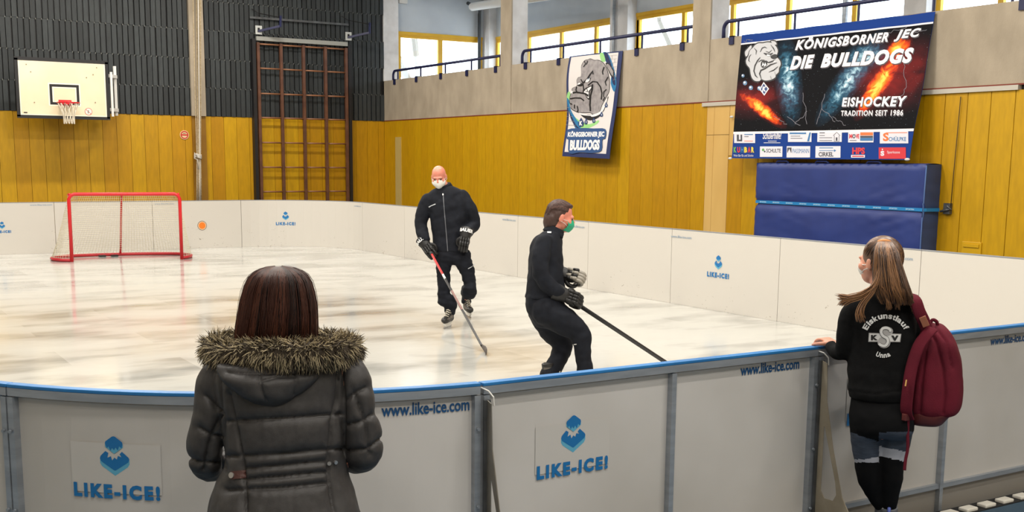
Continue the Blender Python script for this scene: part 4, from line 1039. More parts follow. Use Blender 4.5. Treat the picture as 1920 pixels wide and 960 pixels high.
sponsor([rr(1532, 248, 1578, 268), rr(1536, 251, 1546, 252.5, 1), rr(1536, 256, 1546, 257, 1), rr(1536, 260, 1560, 261, 1), rr(1536, 265, 1560, 266, 1), (*bn.px(stroke2d([(1562, 257), (1568.5, 250.5), (1575, 257), (1573, 257), (1573, 267), (1564, 267), (1564, 257)], .9)), 1), rr(1567, 260, 1570, 266, 1)])
sponsor([rr(1590, 248, 1638, 269), tx('M', 1592, 254, 1598, 262, 2, .05), (*bn.px(disc2d(1601, 258, 3, 4, 14, r0=.5)), 1), tx('VE', 1604, 254, 1611, 262, 2, .05), rr(1593, 265, 1606, 266, 1), rr(1613, 251, 1637, 256.5, 4), rr(1613, 257.3, 1637, 260.5, 1), rr(1613, 260.8, 1637, 266, 3)])
sponsor([rr(1650, 248, 1704, 271), tx('S', 1656, 252, 1667, 267, 4, .04), tx('CHÜLPKE', 1667, 258, 1700, 267, 3, .02), (*bn.px(stroke2d([(1662, 252), (1702, 252)], 1.2)), 4)])
Lk = []
for i, (ch, mi) in enumerate(zip('KUHBAR', (5, 2, 3, 6, 2, 6))): Lk.append(tx(ch, 1376+i*6.6, 277, 1381.4+i*6.6, 287, mi, .06))
Lk.append(tx('Wein Bar Eis und Schoko', 1376, 290, 1413, 294, 0, .0)); sponsor(Lk)
sponsor([rr(1425, 276, 1467, 294.5), (*bn.px(disc2d(1431, 282, 2.4)), 5), (*bn.px(disc2d(1434, 285, 1.6)), 1), tx('SCHULTE', 1437, 280, 1464, 287, 1)])
sponsor([rr(1475, 275.5, 1519, 295.5), rr(1476, 278, 1484, 287, 1), (*bn.px(poly2d([(1477, 287), (1480, 280), (1483, 287)])), 0), tx('PASSMANN', 1486, 280, 1517, 288, 3, .0)])
sponsor([rr(1529, 275.5, 1576, 296), rr(1536, 278, 1562, 279.5, 3), rr(1536, 283, 1564, 284, 3), (*bn.px(poly2d([(1564, 281), (1568, 283.5), (1564, 286)])), 3), tx('CIRKEL', 1535, 286, 1563, 294, 1, .03)])
sponsor([tx('HPS', 1598, 278, 1622, 290, 2, .05), rr(1596, 291, 1622, 296, 0), rr(1598, 292.5, 1620, 294.5, 2)])
sponsor([rr(1648, 278, 1699, 298, 2), (*bn.px(disc2d(1655, 281.5, 1.3)), 0), tx('S', 1651.5, 284, 1658.5, 293, 0, .06), tx('Sparkasse', 1664, 284, 1688, 290, 0, .0)])
# tie tags
for (u, v, x) in ((1734, 113, XR-.02), (1369, 297, MX-.04), (1701, 299, MX-.04), (1372, 219, XR-.05), (1716, 209, XR-.05)):
    p = atX(u, v, x); mb = MB(); mb.ell(p, (.02, .045, .02), 8, 6); mb.build('tie_clip', WHITE, root, smooth=True)

# ---------- small white banner
XT2 = XR-.03; XB2 = XR-.22
TL, TR = atX(1069, 106, XT2), atX(1167, 95, XT2); BL, BR_ = atX(1055, 293, XB2), atX(1143, 298, XB2)
def rip2(s, t): return .03*math.sin(t*7.5+.4)*(1-.6*s)+.02*math.sin(s*4+t*5)-.02*s*t
bn2 = Banner(TL, TR, BL, BR_, rip2, [(1069, 106), (1167, 95), (1055, 293), (1143, 298)])
root = empty('banner', (XT2, (TL.y+TR.y)/2, TL.z)); tag(root, 'narrow white club banner with a painted bulldog hung from the parapet', 'banner', 'club banners on the right wall')
cl2 = grid_cloth(bn2, 'cloth', mat('banner_navy_edge', (30, 44, 92), .6), root, 24, 40, 0)
bnr = bn2; STP = (1/24, 1/40)
L = [(*rect2d(.045, .012, .93, .955), 0)]
def B2(vf): return bn2.px(vf)
# blue and green spray behind the head, brick lines, drops
SP = [mat('cloth_white', (224, 218, 216), .7), mat('spray_blue', (34, 116, 166), .7), mat('spray_green', (150, 208, 132), .7), mat('spray_navy', (26, 40, 84), .7), mat('brick_line', (150, 146, 142), .7)]
def cx7(ps): return [(1040+x*.2397, 80+y*.2397) for x, y in ps]     # sketch coordinates
L.append((*B2(poly2d(outline_smooth(cx7([(380, 80), (410, 78), (440, 130), (470, 260), (475, 350), (455, 400), (430, 330), (440, 240), (400, 150)])))), 1))
L.append((*B2(poly2d(outline_smooth(cx7([(390, 82), (412, 80), (440, 170), (462, 280), (468, 345), (446, 330), (430, 220), (404, 150)])))), 3))
L.append((*B2(poly2d(outline_smooth(cx7([(360, 90), (384, 82), (400, 150), (370, 150)])))), 2))
L.append((*B2(poly2d(outline_smooth(cx7([(112, 400), (128, 420), (112, 520), (150, 600), (250, 650), (330, 620), (320, 650), (220, 690), (150, 670), (108, 560), (96, 460)])))), 2))
L.append((*B2(poly2d(outline_smooth(cx7([(98, 450), (112, 470), (118, 540), (160, 620), (200, 660), (160, 690), (130, 640), (100, 540)])))), 1))
L.append((*B2(poly2d(outline_smooth(cx7([(102, 500), (110, 560), (150, 650), (180, 680), (150, 670), (112, 600)])))), 3))
for y in (100, 130, 160, 195, 230, 268, 300): L.append((*B2(stroke2d(cx7([(425+y*.08, y+6), (492-y*.05, y)]), .5)), 4))
for (x, y) in ((450, 100), (470, 130), (455, 165), (470, 198), (455, 235), (465, 270)): L.append((*B2(stroke2d(cx7([(x, y+2), (x, y+32)]), .5)), 4))
for y in (520, 555, 590, 625, 655): L.append((*B2(stroke2d(cx7([(80, y), (112+(y-520)*.3, y+4)]), .5)), 4))
prints('painted_ground', L, bn2.P, SP, cl2, step=STP, off0=.003, doff=.0004)
# head, looking left, as the sketch shows it
L = []
def add(ps, mi, sm=True): L.append((*B2(poly2d(outline_smooth(cx7(ps)) if sm else cx7(ps))), mi))
def st(ps, w, mi=0): L.append((*B2(stroke2d(cx7(ps), w*.2397)), mi))
OUT = [(272, 142), (290, 134), (318, 146), (350, 146), (384, 168), (404, 210), (416, 262), (422, 320), (416, 390), (392, 440), (356, 500), (330, 560), (290, 572), (262, 560), (246, 560), (200, 560), (166, 556), (124, 530), (122, 500), (116, 470), (130, 420), (142, 400), (146, 376), (160, 364), (184, 350), (186, 310), (200, 286), (218, 280), (222, 240), (224, 190), (246, 150)]
add([(p[0]+(p[0]-270)*.028, p[1]+(p[1]-350)*.022) for p in OUT], 0)
add(OUT, 1)
add([(400, 170), (424, 168), (444, 200), (462, 232), (460, 270), (446, 286), (430, 262), (418, 230)], 0); add([(406, 180), (424, 178), (440, 206), (454, 236), (452, 262), (446, 270), (434, 250), (420, 220)], 1)
add([(174, 560), (200, 578), (270, 574), (330, 560), (380, 500), (404, 440), (408, 450), (376, 540), (360, 560), (330, 600), (262, 622), (206, 596)], 0)
add([(180, 562), (240, 580), (272, 574), (262, 586), (190, 578)], 2); add([(270, 580), (330, 560), (366, 520), (404, 446), (370, 540), (330, 580), (276, 594)], 2)
add([(228, 404), (236, 376), (262, 360), (288, 350), (290, 372), (270, 400), (262, 460), (244, 450), (232, 420)], 0)
add([(234, 400), (244, 380), (266, 366), (284, 358), (280, 374), (262, 398), (258, 448), (244, 436)], 2); add([(134, 412), (142, 392), (150, 410)], 2); add([(222, 408), (232, 392), (238, 412)], 2)
st([(240, 396), (262, 400)], 5); st([(250, 372), (256, 396)], 5); st([(246, 420), (260, 424)], 5)
st([(262, 350), (300, 318), (330, 322), (352, 360), (360, 410), (352, 460)], 10); st([(296, 340), (290, 380), (272, 430), (262, 500), (264, 550)], 12)
st([(232, 330), (262, 300), (286, 262), (308, 232), (306, 260)], 11); st([(240, 320), (270, 320), (286, 290)], 8); add([(246, 322), (260, 300), (280, 292), (276, 312), (262, 324)], 2); add([(262, 300), (276, 290), (284, 268), (274, 300)], 3)
st([(216, 300), (228, 330), (228, 380), (222, 408)], 8); add([(186, 348), (206, 330), (224, 336), (222, 354), (200, 358)], 0); add([(186, 342), (204, 328), (212, 336), (196, 344)], 2)
st([(180, 360), (172, 388), (180, 404)], 8); st([(146, 410), (170, 404), (200, 408), (240, 416), (256, 436)], 12)
st([(122, 456), (160, 448), (200, 450), (222, 470)], 10); st([(122, 490), (132, 500)], 8); st([(150, 500), (146, 530)], 8); st([(168, 510), (172, 540), (166, 556)], 8)
st([(246, 150), (256, 176), (240, 200)], 7); st([(272, 150), (262, 180)], 7); st([(390, 200), (376, 240), (380, 262)], 8); st([(416, 280), (392, 320), (398, 350)], 7); st([(398, 380), (376, 400), (372, 440)], 7); st([(384, 440), (366, 470)], 7)
prints('bulldog_emblem', L, bn2.P, [MATS['emblem_ink'], mat('painted_grey', (164, 158, 158), .7, nscale=12, col2=(140, 134, 136)), MATS['emblem_white'], mat('painted_eye_blue', (60, 100, 130), .6)], cl2, step=(1/48, 1/80), off0=.0055, doff=.00025)
# drops, badge and words
L = []
for (x, y, w, h) in ((392, 505, 14, 20), (355, 578, 15, 20), (294, 624, 14, 20), (232, 632, 13, 24), (194, 640, 25, 34)):
    L.append((*B2(poly2d(cx7([(x, y-h*1.2), (x+w*.9, y), (x+w*.6, y+h*.8), (x-w*.6, y+h*.8), (x-w*.9, y)]))), 0))
    if w < 20: L.append((*B2(poly2d(cx7([(x-1, y-h*.5), (x+w*.4, y+h*.2), (x, y+h*.4)]))), 1))
def t2(txt, q, bold, mi):
    v, f = text2d(txt, bold=bold); h = homog([(0, 0), (1, 0), (1, 1), (0, 1)], cx7(q)); return (*B2(([h(a, b_) for a, b_ in v], f)), mi)
L.append(t2('K', [(182, 660), (206, 660), (206, 626), (182, 626)], .06, 1))
add2 = [(96, 692), (200, 680), (300, 684), (398, 690), (402, 760), (380, 770), (376, 850), (300, 868), (210, 862), (120, 868), (108, 770), (94, 760)]
L.append((*B2(poly2d(outline_smooth(cx7(add2)))), 2))
L.append(t2('KÖNIGSBORNER JEC', [(100, 758), (394, 758), (392, 700), (102, 702)], .05, 1)); L.append(t2('BULLDOGS', [(124, 848), (360, 846), (362, 768), (122, 770)], .06, 1))
prints('banner_lettering', L, bn2.P, [mat('drop_navy', (34, 62, 110), .6), MATS['emblem_white'], mat('word_blue', (38, 76, 128), .6)], cl2, step=STP, off0=.012, doff=.0005)

# ================================================================== PEOPLE
from mathutils import noise as mnoise
SKIN = mat('skin', (214, 150, 124), .5, nscale=6, col2=(204, 136, 112))
SKINP = mat('skin_flushed', (222, 146, 122), .45, nscale=8, col2=(208, 128, 108))
UPV = Vector((0, 0, 1))
def proj(p):
    d = np.array(p)-O; w = d@_F; return CX+FPX*(d@_R)/w, CY-FPX*(d@_U)/w
def smooth_path(pts, rs, k=5):
    P = [Vector(p) for p in pts]; out = []; ro = []; m_ = len(P)
    for i in range(m_-1):
        p0, p1, p2, p3 = P[max(i-1, 0)], P[i], P[i+1], P[min(i+2, m_-1)]
        for j in range(k):
            t = j/k; out.append(.5*((2*p1)+(p2-p0)*t+(2*p0-5*p1+4*p2-p3)*t*t+(3*p1-p0-3*p2+p3)*t**3)); ro.append(rs[i]+(rs[i+1]-rs[i])*t)
    out.append(P[-1]); ro.append(rs[-1]); return out, ro
def limb(mb, pts, rs, n=16, k=5, flat=None):
    p, r_ = smooth_path(pts, rs, k); mb.tube(p, r_, n, flat=flat)
    mb.ell(p[0], (r_[0],)*3, 12, 8); mb.ell(p[-1], (r_[-1],)*3, 12, 8)
class Loft:
    """stack of ovals: rings = (centre, half width, half depth); axes R (right) and F (away from the viewer)"""
    def __init__(s, rings, R, F, ex=2.0): s.r = rings; s.R = R; s.F = F; s.ex = ex
    def at(s, t):
        m_ = len(s.r)-1; x = max(0, min(1, t))*m_; i = min(int(x), m_-1); f = x-i
        g = lambda j: s.r[max(0, min(m_, j))]
        def cr(a, b_, c, d): return .5*((2*b_)+(c-a)*f+(2*a-5*b_+4*c-d)*f*f+(3*b_-a-3*c+d)*f**3)
        return [cr(*(g(i+k)[q] for k in (-1, 0, 1, 2))) for q in range(3)]
    def P(s, t, phi, off=0):
        c, w, d = s.at(t); sn, cs = math.sin(phi), math.cos(phi); e = 2/s.ex
        return c+s.R*(w+off)*math.copysign(abs(sn)**e, sn)-s.F*(d+off)*math.copysign(abs(cs)**e, cs)
    def mesh(s, mb, nt=40, np_=36, mi=0):
        vs = [s.P(i/nt, 2*PI*j/np_) for i in range(nt+1) for j in range(np_)]; k_ = len(vs)
        fs = [(i*np_+j, i*np_+(j+1) % np_, (i+1)*np_+(j+1) % np_, (i+1)*np_+j) for i in range(nt) for j in range(np_)]
        fs += [tuple(range(np_)), tuple(nt*np_+j for j in range(np_))[::-1]]
        mb.add(vs, fs, mi)
def fuse(name, mb, mats, parent, vox=.01, smooth=4, disp=None, pick=None, nrm_clean=True):
    """one continuous skin over everything in mb"""
    me = bpy.data.meshes.new('tmp'); me.from_pydata(mb.v, [], mb.f); o = bpy.data.objects.new('tmp', me); COL.objects.link(o)
    r_ = o.modifiers.new('r', 'REMESH'); r_.mode = 'VOXEL'; r_.voxel_size = vox; r_.adaptivity = 0
    if smooth:
        s_ = o.modifiers.new('s', 'SMOOTH'); s_.iterations = smooth; s_.factor = .5
    dg = bpy.context.evaluated_depsgraph_get(); dg.update(); nm = bpy.data.meshes.new_from_object(o.evaluated_get(dg))
    bpy.data.objects.remove(o); bpy.data.meshes.remove(me); nm.name = name
    nm.materials.clear()
    for m_ in (mats if isinstance(mats, (list, tuple)) else [mats]): nm.materials.append(m_)
    if disp:
        co = [v.co.copy() for v in nm.vertices]; no = [v.normal.copy() for v in nm.vertices]
        for i, v in enumerate(nm.vertices): v.co = co[i]+no[i]*disp(co[i], no[i])
    if pick:
        for p in nm.polygons: p.material_index = pick(p.center, p.normal)
    nm.shade_smooth(); nm.update()
    ob = bpy.data.objects.new(name, nm); COL.objects.link(ob)
    if parent: setpar(ob, parent)
    return ob
def tuck(body, covers, keep, gap=.010):
    """draw the body in wherever clothing covers it"""
    T = []
    for c in covers:
        me = c.data; T.append(BVHTree.FromPolygons([x.co.copy() for x in me.vertices], [tuple(p.vertices) for p in me.polygons]))
    for v in body.data.vertices:
        if keep(v.co): continue
        best = None
        for t in T:
            q, n_, i, d = t.find_nearest(v.co)
            if q is None: continue
            sd = (v.co-q).dot(n_)
            if sd < -gap: best = None; break
            if best is None or d < best[0]: best = (d, q, n_)
        if best and best[0] < .12: v.co = best[1]-best[2]*gap
    body.data.update()
def seg_dist(p, a, b):
    dx, dy = b[0]-a[0], b[1]-a[1]; t = max(0, min(1, ((p[0]-a[0])*dx+(p[1]-a[1])*dy)/(dx*dx+dy*dy+1e-9))); return math.hypot(p[0]-a[0]-t*dx, p[1]-a[1]-t*dy)
def seams_disp(seams, w, depth, puff=0, pw=20):
    S = [(a, b) for s_ in seams for a, b in zip(s_[:-1], s_[1:])]
    def f(p, n_):
        q = proj(p); d = min(seg_dist(q, a, b) for a, b in S)
        return -depth*math.exp(-(d/w)**2)+puff*(1-math.exp(-(d/pw)**2))
    return f
def folds(amp, sc, st=(1, 1, 1), seed=0):
    def f(p, n_): return amp*(mnoise.noise(Vector((p.x*sc*st[0]+seed, p.y*sc*st[1], p.z*sc*st[2])))+.5*mnoise.noise(Vector((p.x*sc*2.1+9+seed, p.y*sc*2.1, p.z*sc*2.1*st[2]))))
    return f
def head(mb, c, f, u, s=1.0, ears=True):
    """c: centre of the skull, f: where the face looks, u: crown direction"""
    f = f.normalized(); r_ = f.cross(u).normalized(); u = r_.cross(f); M3 = Matrix((r_, f, u)).transposed()
    def at(x, y, z): return c+(r_*x+f*y+u*z)*s
    E = lambda x, y, z, a, b, d: mb.ell(at(x, y, z), (a*s, b*s, d*s), 20, 14, rot=M3)
    E(0, -.012, .022, .077, .096, .092); E(0, .02, -.02, .068, .078, .088); E(0, .04, -.072, .048, .052, .048); E(0, .066, -.095, .022, .022, .018)
    E(0, .082, .012, .05, .02, .014)          # brow
    mb.tube([at(0, .09, .006), at(0, .108, -.022), at(0, .112, -.034)], [.008*s, .012*s, .015*s], 8); E(0, .1, -.036, .018, .014, .01)
    E(0, .084, -.062, .024, .012, .006); E(0, .082, -.072, .02, .012, .007)   # lips
    for sx in (-1, 1):
        E(sx*.045, .055, -.03, .024, .03, .024)
        if ears: E(sx*.080, -.006, -.014, .010, .020, .032); E(sx*.078, .004, -.034, .007, .010, .012)
    return at, M3
def hand(mb, w, d, n_, s=1.0, curl=.5, thumb=1, splay=.12):
    """w wrist, d hand direction, n_ back-of-hand normal; fingers curl away from n_"""
    d = d.normalized(); n_ = (n_-d*n_.dot(d)).normalized(); x = d.cross(n_)*thumb
    M3 = Matrix((x, d, n_)).transposed()
    mb.ell(w+d*.045*s, (.038*s, .05*s, .014*s), 14, 10, rot=M3); mb.ell(w+d*.068*s, (.040*s, .024*s, .013*s), 14, 10, rot=M3); mb.tube([w-d*.02, w+d*.02*s], [.026*s, .028*s], 12, flat=(x, .7))
    for k_, (ox, L) in enumerate(((.030, .072), (.010, .080), (-.010, .074), (-.029, .060))):
        p = w+d*.082*s+x*ox*s; a = 0; pts = [w+d*.06*s+x*ox*.8*s, p]; dd = d
        for j, fr_ in enumerate((.45, .32, .23)):
            a += curl*(1.0 if j else .9); dd = (d*math.cos(a)-n_*math.sin(a)+x*ox*splay*4).normalized(); p = p+dd*L*fr_*s; pts.append(p)
        limb(mb, pts, [.0095*s, .0092*s, .0085*s, .0080*s, .0072*s], 10, 3)
    t0 = w+d*.022*s+x*.028*s; t1 = t0+(d*.6+x*.75-n_*.25).normalized()*.038*s; t2 = t1+(d*.85+x*.25-n_*.4).normalized()*.034*s; t3 = t2+(d*.9-n_*.5).normalized()*.024*s
    limb(mb, [t0, t1, t2, t3], [.014*s, .0115*s, .0100*s, .0085*s], 10, 3)
def strands(name, paths, mats, parent, n=3, pick=None):
    mb = MB()
    for i, (pts, rs) in enumerate(paths): mb.tube(pts, rs, n, mi=(pick(i) if pick else i % len(mats)), caps=False)
    me = bpy.data.meshes.new(name); me.from_pydata(mb.v, [], mb.f)
    for m_ in mats: me.materials.append(m_)
    me.polygons.foreach_set('material_index', mb.mi); me.shade_smooth()
    o = bpy.data.objects.new(name, me); COL.objects.link(o); setpar(o, parent); return o
def stand(u, v, d): p = atD(u, v, d); return Vector((p.x, p.y, 0))
def frame(u, v, d):
    p = atD(u, v, d); F = Vector((p.x, p.y, 0)).normalized(); R = Vector((F.y, -F.x, 0)); return R, F

# ------------------------------------------------------------------ woman in the quilted coat
D0 = 3.5; PXM = D0/FPX
R, F = frame(530, 700, D0)
def w(u, v, dd=0): return atD(u, v, D0+dd)
c0 = stand(530, 700, D0); c0.z = .028
woman = empty('person', c0); tag(woman, 'woman in a dark grey quilted winter coat with fur trimmed hood, seen from behind', 'person', None)
mb = MB()
hc = w(521, 566, .0); at_, _ = head(mb, hc, F, UPV, 1.0)
limb(mb, [w(522, 640, -.0), w(521, 600, -.01)], [.055, .052])
limb(mb, [w(525, 655), w(530, 720), w(533, 800), w(533, 880), w(532, 960)], [.09, .12, .12, .11, .12])
hipz = .80
hands_w = []
for sx, sh, el, hd in ((-1, w(425, 700), w(392, 850, .02), w(492, 832, .30)), (1, w(640, 695), w(680, 838, .02), w(572, 820, .30))):
    limb(mb, [sh, el], [.045, .04]); limb(mb, [el, w(402, 864, .12) if sx < 0 else w(668, 850, .12), w(445, 849, .25) if sx < 0 else w(620, 834, .25), hd], [.036, .034, .03, .026]); hands_w.append(hd); hand(mb, hd, (F*.5-R*sx*.9), UPV*.6+F*.3, 1.0, .45, thumb=-sx)
for sx in (-1, 1):
    h0 = w(532, 960)+R*sx*.085; kn = Vector((h0.x, h0.y, .46))+F*.02; an = Vector((h0.x, h0.y, .10)); limb(mb, [h0, kn, an], [.08, .055, .038])
wbody = fuse('body', mb, SKIN, woman, .006, 3)
# coat
def ring(v, ul, ur, dep, dd=0, base=w): c = (base((ul+ur)/2, v, dd)); return (c, (ur-ul)/2*PXM, dep)
mb = MB()
tor = Loft([ring(646, 492, 560, .07), ring(660, 440, 622, .095), ring(678, 414, 650, .11), ring(705, 408, 655, .125), ring(740, 411, 650, .13), ring(780, 418, 647, .13), ring(820, 421, 646, .125), ring(855, 422, 645, .12), ring(880, 419, 646, .122), ring(910, 410, 652, .132), ring(940, 402, 662, .14), ring(975, 394, 672, .15)], R, F, 2.3)
tor.mesh(mb, 60, 48)
b0 = w(533, 975)
low = Loft([(w(533, 970), 139*PXM, .15), (Vector((b0.x, b0.y, .70)), 146*PXM, .16), (Vector((b0.x, b0.y, .55)), 148*PXM, .165)], R, F, 2.3); low.mesh(mb, 10, 48)
limb(mb, [w(424, 688), w(404, 722, .0), w(398, 775, .0), w(388, 830, .02), w(388, 856, .03)], [.046, .052, .051, .056, .052], 20)
limb(mb, [w(388, 856, .03), w(400, 868, .12), w(440, 850, .25)], [.055, .052, .045], 20)
limb(mb, [w(645, 688), w(662, 718), w(668, 770), w(680, 822, .02), w(680, 844, .03)], [.046, .050, .052, .058, .054], 20)
limb(mb, [w(680, 844, .03), w(668, 852, .12), w(620, 835, .25)], [.055, .052, .045], 20)
SE = [[(425, 790), (500, 786), (640, 776)], [(425, 856), (520, 852), (615, 842), (645, 842)], [(460, 879), (612, 865)], [(462, 899), (615, 885)], [(425, 919), (520, 915), (617, 905)],
      [(432, 740), (441, 795), (455, 857), (461, 920), (462, 960)], [(634, 700), (630, 750), (620, 792), (615, 860), (616, 895), (627, 960)],
      [(375, 802), (397, 815), (420, 819)], [(386, 742), (402, 758), (420, 777)], [(352, 857), (368, 866), (410, 868)], [(413, 700), (417, 775), (397, 815), (382, 880)],
      [(645, 752), (665, 737), (684, 727)], [(645, 797), (682, 790), (697, 777)], [(645, 845), (690, 842), (716, 822)], [(640, 690), (645, 740), (646, 850)], [(664, 735), (685, 792), (692, 850)], [(420, 780), (421, 880)]]
SEF = seams_disp(SE, 2.2, .011, .008, 10); FO = folds(.004, 9, (1, 1, 1)); FO2 = folds(.0022, 34, (1, 1, .35), 3)
COAT = mat('grey_coat_cloth', (60, 58, 58), .5, nscale=60, col2=(54, 52, 52), bump=.08, bscale=300, spec=.35)
coat = fuse('coat', mb, COAT, woman, .0062, 5, lambda p, n_: SEF(p, n_)+FO(p, n_)+FO2(p, n_))
# hood lying on the back
mb = MB()
hd_ = Loft([(w(507, 682, -.09), 94*PXM, .055), (w(507, 694, -.10), 92*PXM, .062), (w(507, 708, -.115), 84*PXM, .062), (w(508, 724, -.12), 68*PXM, .055), (w(509, 742, -.125), 46*PXM, .042), (w(510, 757, -.12), 18*PXM, .02)], R, F, 2.4)
hd_.mesh(mb, 30, 40)
SH = seams_disp([[(487, 697), (488, 720), (494, 742), (500, 750)], [(552, 700), (556, 720), (552, 740)], [(425, 697), (470, 700), (540, 700), (596, 694)], [(488, 715), (520, 706), (552, 706)]], 1.8, .006, .005, 9)
fuse('hood', mb, COAT, woman, .005, 4, lambda p, n_: SH(p, n_)+.8*FO(p, n_))
# belt tab, press studs
def on(surf_obj, u, v, off=.002):
    dg = bpy.context.evaluated_depsgraph_get(); q = Vector(ray(u, v)).normalized()
    bvh = BV.get(surf_obj.name)
    if bvh is None:
        me = surf_obj.data; bvh = BVHTree.FromPolygons([x.co.copy() for x in me.vertices], [tuple(p.vertices) for p in me.polygons]); BV[surf_obj.name] = bvh
    h = bvh.ray_cast(Vector(O), q)
    return (h[0]-q*off, h[1]) if h[0] else (None, None)
BV = {}
def surf_print(name, layers, surf, mats, parent, off0=.003, doff=.0005, step=(6, 6), fallback=3.5):
    """picture-space outline dropped on to the cloth it is printed on"""
    def fn(u, v, off):
        p, n_ = on(surf, u, v, off); return p if p is not None else atD(u, v, fallback)
    return prints(name, layers, fn, mats, parent, step, off0, doff)
surf_print('belt_tab', [(*poly2d([(432, 884), (461, 881), (462, 896), (433, 899)]), 0)], coat, [mat('brown_leather', (74, 42, 38), .5)], woman, .005)
STUD = mat('stud_metal', (176, 176, 178), .3, metal=.8)
for (u, v, r_) in ((434.5, 891, .009), (617.5, 869, .006), (629, 867, .006)):
    p, n_ = on(coat, u, v, .004)
    if p: m_ = MB(); m_.tube([p-n_*.003, p+n_*.004], r_, 14); m_.build('press_stud', STUD, woman)
# fur trim
FURD = mat('fur_dark', (64, 54, 42), .8); FURM = mat('fur_mid', (120, 108, 86), .8); FURL = mat('fur_light', (186, 170, 136), .8)
fp, fr__ = smooth_path([w(470, 640, .16), w(418, 646, .12), w(402, 656, .03), w(425, 664, -.06), (w(475, 664, -.12)), w(528, 664, -.14), w(585, 662, -.12), w(634, 660, -.06), w(655, 655, .03), w(640, 646, .12), w(580, 638, .16)], [.03, .032, .034, .034, .035, .036, .036, .035, .034, .032, .03], 8)
mb = MB(); mb.tube(fp, fr__, 14); core = mb.build('fur_trim', FURD, woman, smooth=True)
rnd = random.Random(2); paths = []; pk = []
for k_ in range(6500):
    x = rnd.uniform(0, len(fp)-1.001); i = int(x); p = fp[i].lerp(fp[i+1], x-i); t = (fp[i+1]-fp[i]).normalized(); r_ = fr__[i]
    a = t.orthogonal().normalized(); b_ = t.cross(a); ph = rnd.uniform(0, 2*PI); nn = a*math.cos(ph)+b_*math.sin(ph)
    s_ = p+nn*r_*.9; L = rnd.uniform(.022, .040); dr = (nn*.75+Vector((0, 0, -.55))+t*rnd.uniform(-.45, .45)+Vector((rnd.uniform(-.25, .25), rnd.uniform(-.25, .25), rnd.uniform(-.3, .3)))).normalized()
    if nn.z > .4: dr = (nn*.5+Vector((0, 0, .1))-F*.5+t*rnd.uniform(-.7, .7)).normalized()
    cu = Vector((rnd.uniform(-1, 1), rnd.uniform(-1, 1), rnd.uniform(-1, 1)))*.35+Vector((0, 0, -.35))
    pts = [s_]; q = s_; dd = dr
    for j in range(4): q = q+dd*L/4; dd = (dd+cu*.4).normalized(); pts.append(q)
    paths.append((pts, [.0019, .0018, .0014, .0009, .0003])); pk.append(rnd.choice((0, 0, 1, 1, 2, 2)))
strands('fur_hair', paths, [FURD, FURM, FURL], core, 3, pick=lambda i: pk[i])
# hair
HAIRA = mat('auburn_hair', (56, 28, 19), .5, spec=.3); HAIRB = mat('auburn_hair_light', (80, 44, 31), .5, spec=.3); HAIRC = mat('auburn_hair_dark', (30, 15, 12), .5, spec=.3)
def hring(v, ul, ur, dep, dd=0): return (w((ul+ur)/2, v, dd), (ur-ul)/2*PXM, dep)
hl = Loft([hring(499, 514, 530, .02), hring(502, 499, 547, .055), hring(509, 484, 563, .088), hring(522, 471, 575, .108), hring(545, 461, 583, .108), hring(570, 455, 588, .11), hring(600, 449, 590, .105), hring(625, 445, 590, .095), hring(645, 446, 588, .08)], R, F, 2.1)
mb = MB(); hl.mesh(mb, 40, 48); hair = fuse('hair', mb, HAIRC, woman, .005, 3, lambda p, n_: -.004)
tuck(wbody, [coat, hair], lambda p: p.z < .55 or ((p-hands_w[0]).length < .12) or ((p-hands_w[1]).length < .12) or (p-hc).dot(F) > .05 and (p-hc).length < .15, .009)
paths = []; pk = []
rnd = random.Random(5)
for k_ in range(2600):
    ph = rnd.uniform(-2.2, 2.2); t0 = rnd.choice((.0, .0, .02, .05, .1)); t1 = rnd.uniform(.92, 1.0); lump = .0035*math.sin(ph*13)+.002*math.sin(ph*31+1)
    o_ = rnd.uniform(-.002, .004)+lump*1.2; dph = rnd.uniform(-.10, .10); wv = rnd.uniform(0, 6)
    pts = []
    for j in range(11):
        t = t0+(t1-t0)*j/10; s_ = t/1.0
        pts.append(hl.P(t, ph+dph*s_+.05*math.sin(s_*4+wv)-.12*math.sin(ph*6)*s_, o_*min(1, s_*3)))
    paths.append((pts, [.0012]+[.0017]*8+[.0012, .0004])); pk.append(1 if math.sin(ph*9+.8)+rnd.uniform(-1, 1) > .75 else (2 if math.sin(ph*13+2)+rnd.uniform(-1, 1) > .5 else 0))
for k_ in range(30):     # loose strands round the outline
    ph = rnd.choice((-1, 1))*rnd.uniform(1.2, 1.75); pts = []; a_ = rnd.uniform(.004, .016)
    for j in range(11): t = .03+.95*j/10; pts.append(hl.P(t, ph, a_*math.sin(PI*min(1, t*1.15))**.8))
    paths.append((pts, [.0003]*11)); pk.append(0)
strands('hair_strands', paths, [HAIRA, HAIRB, HAIRC], hair, 3, pick=lambda i: pk[i])
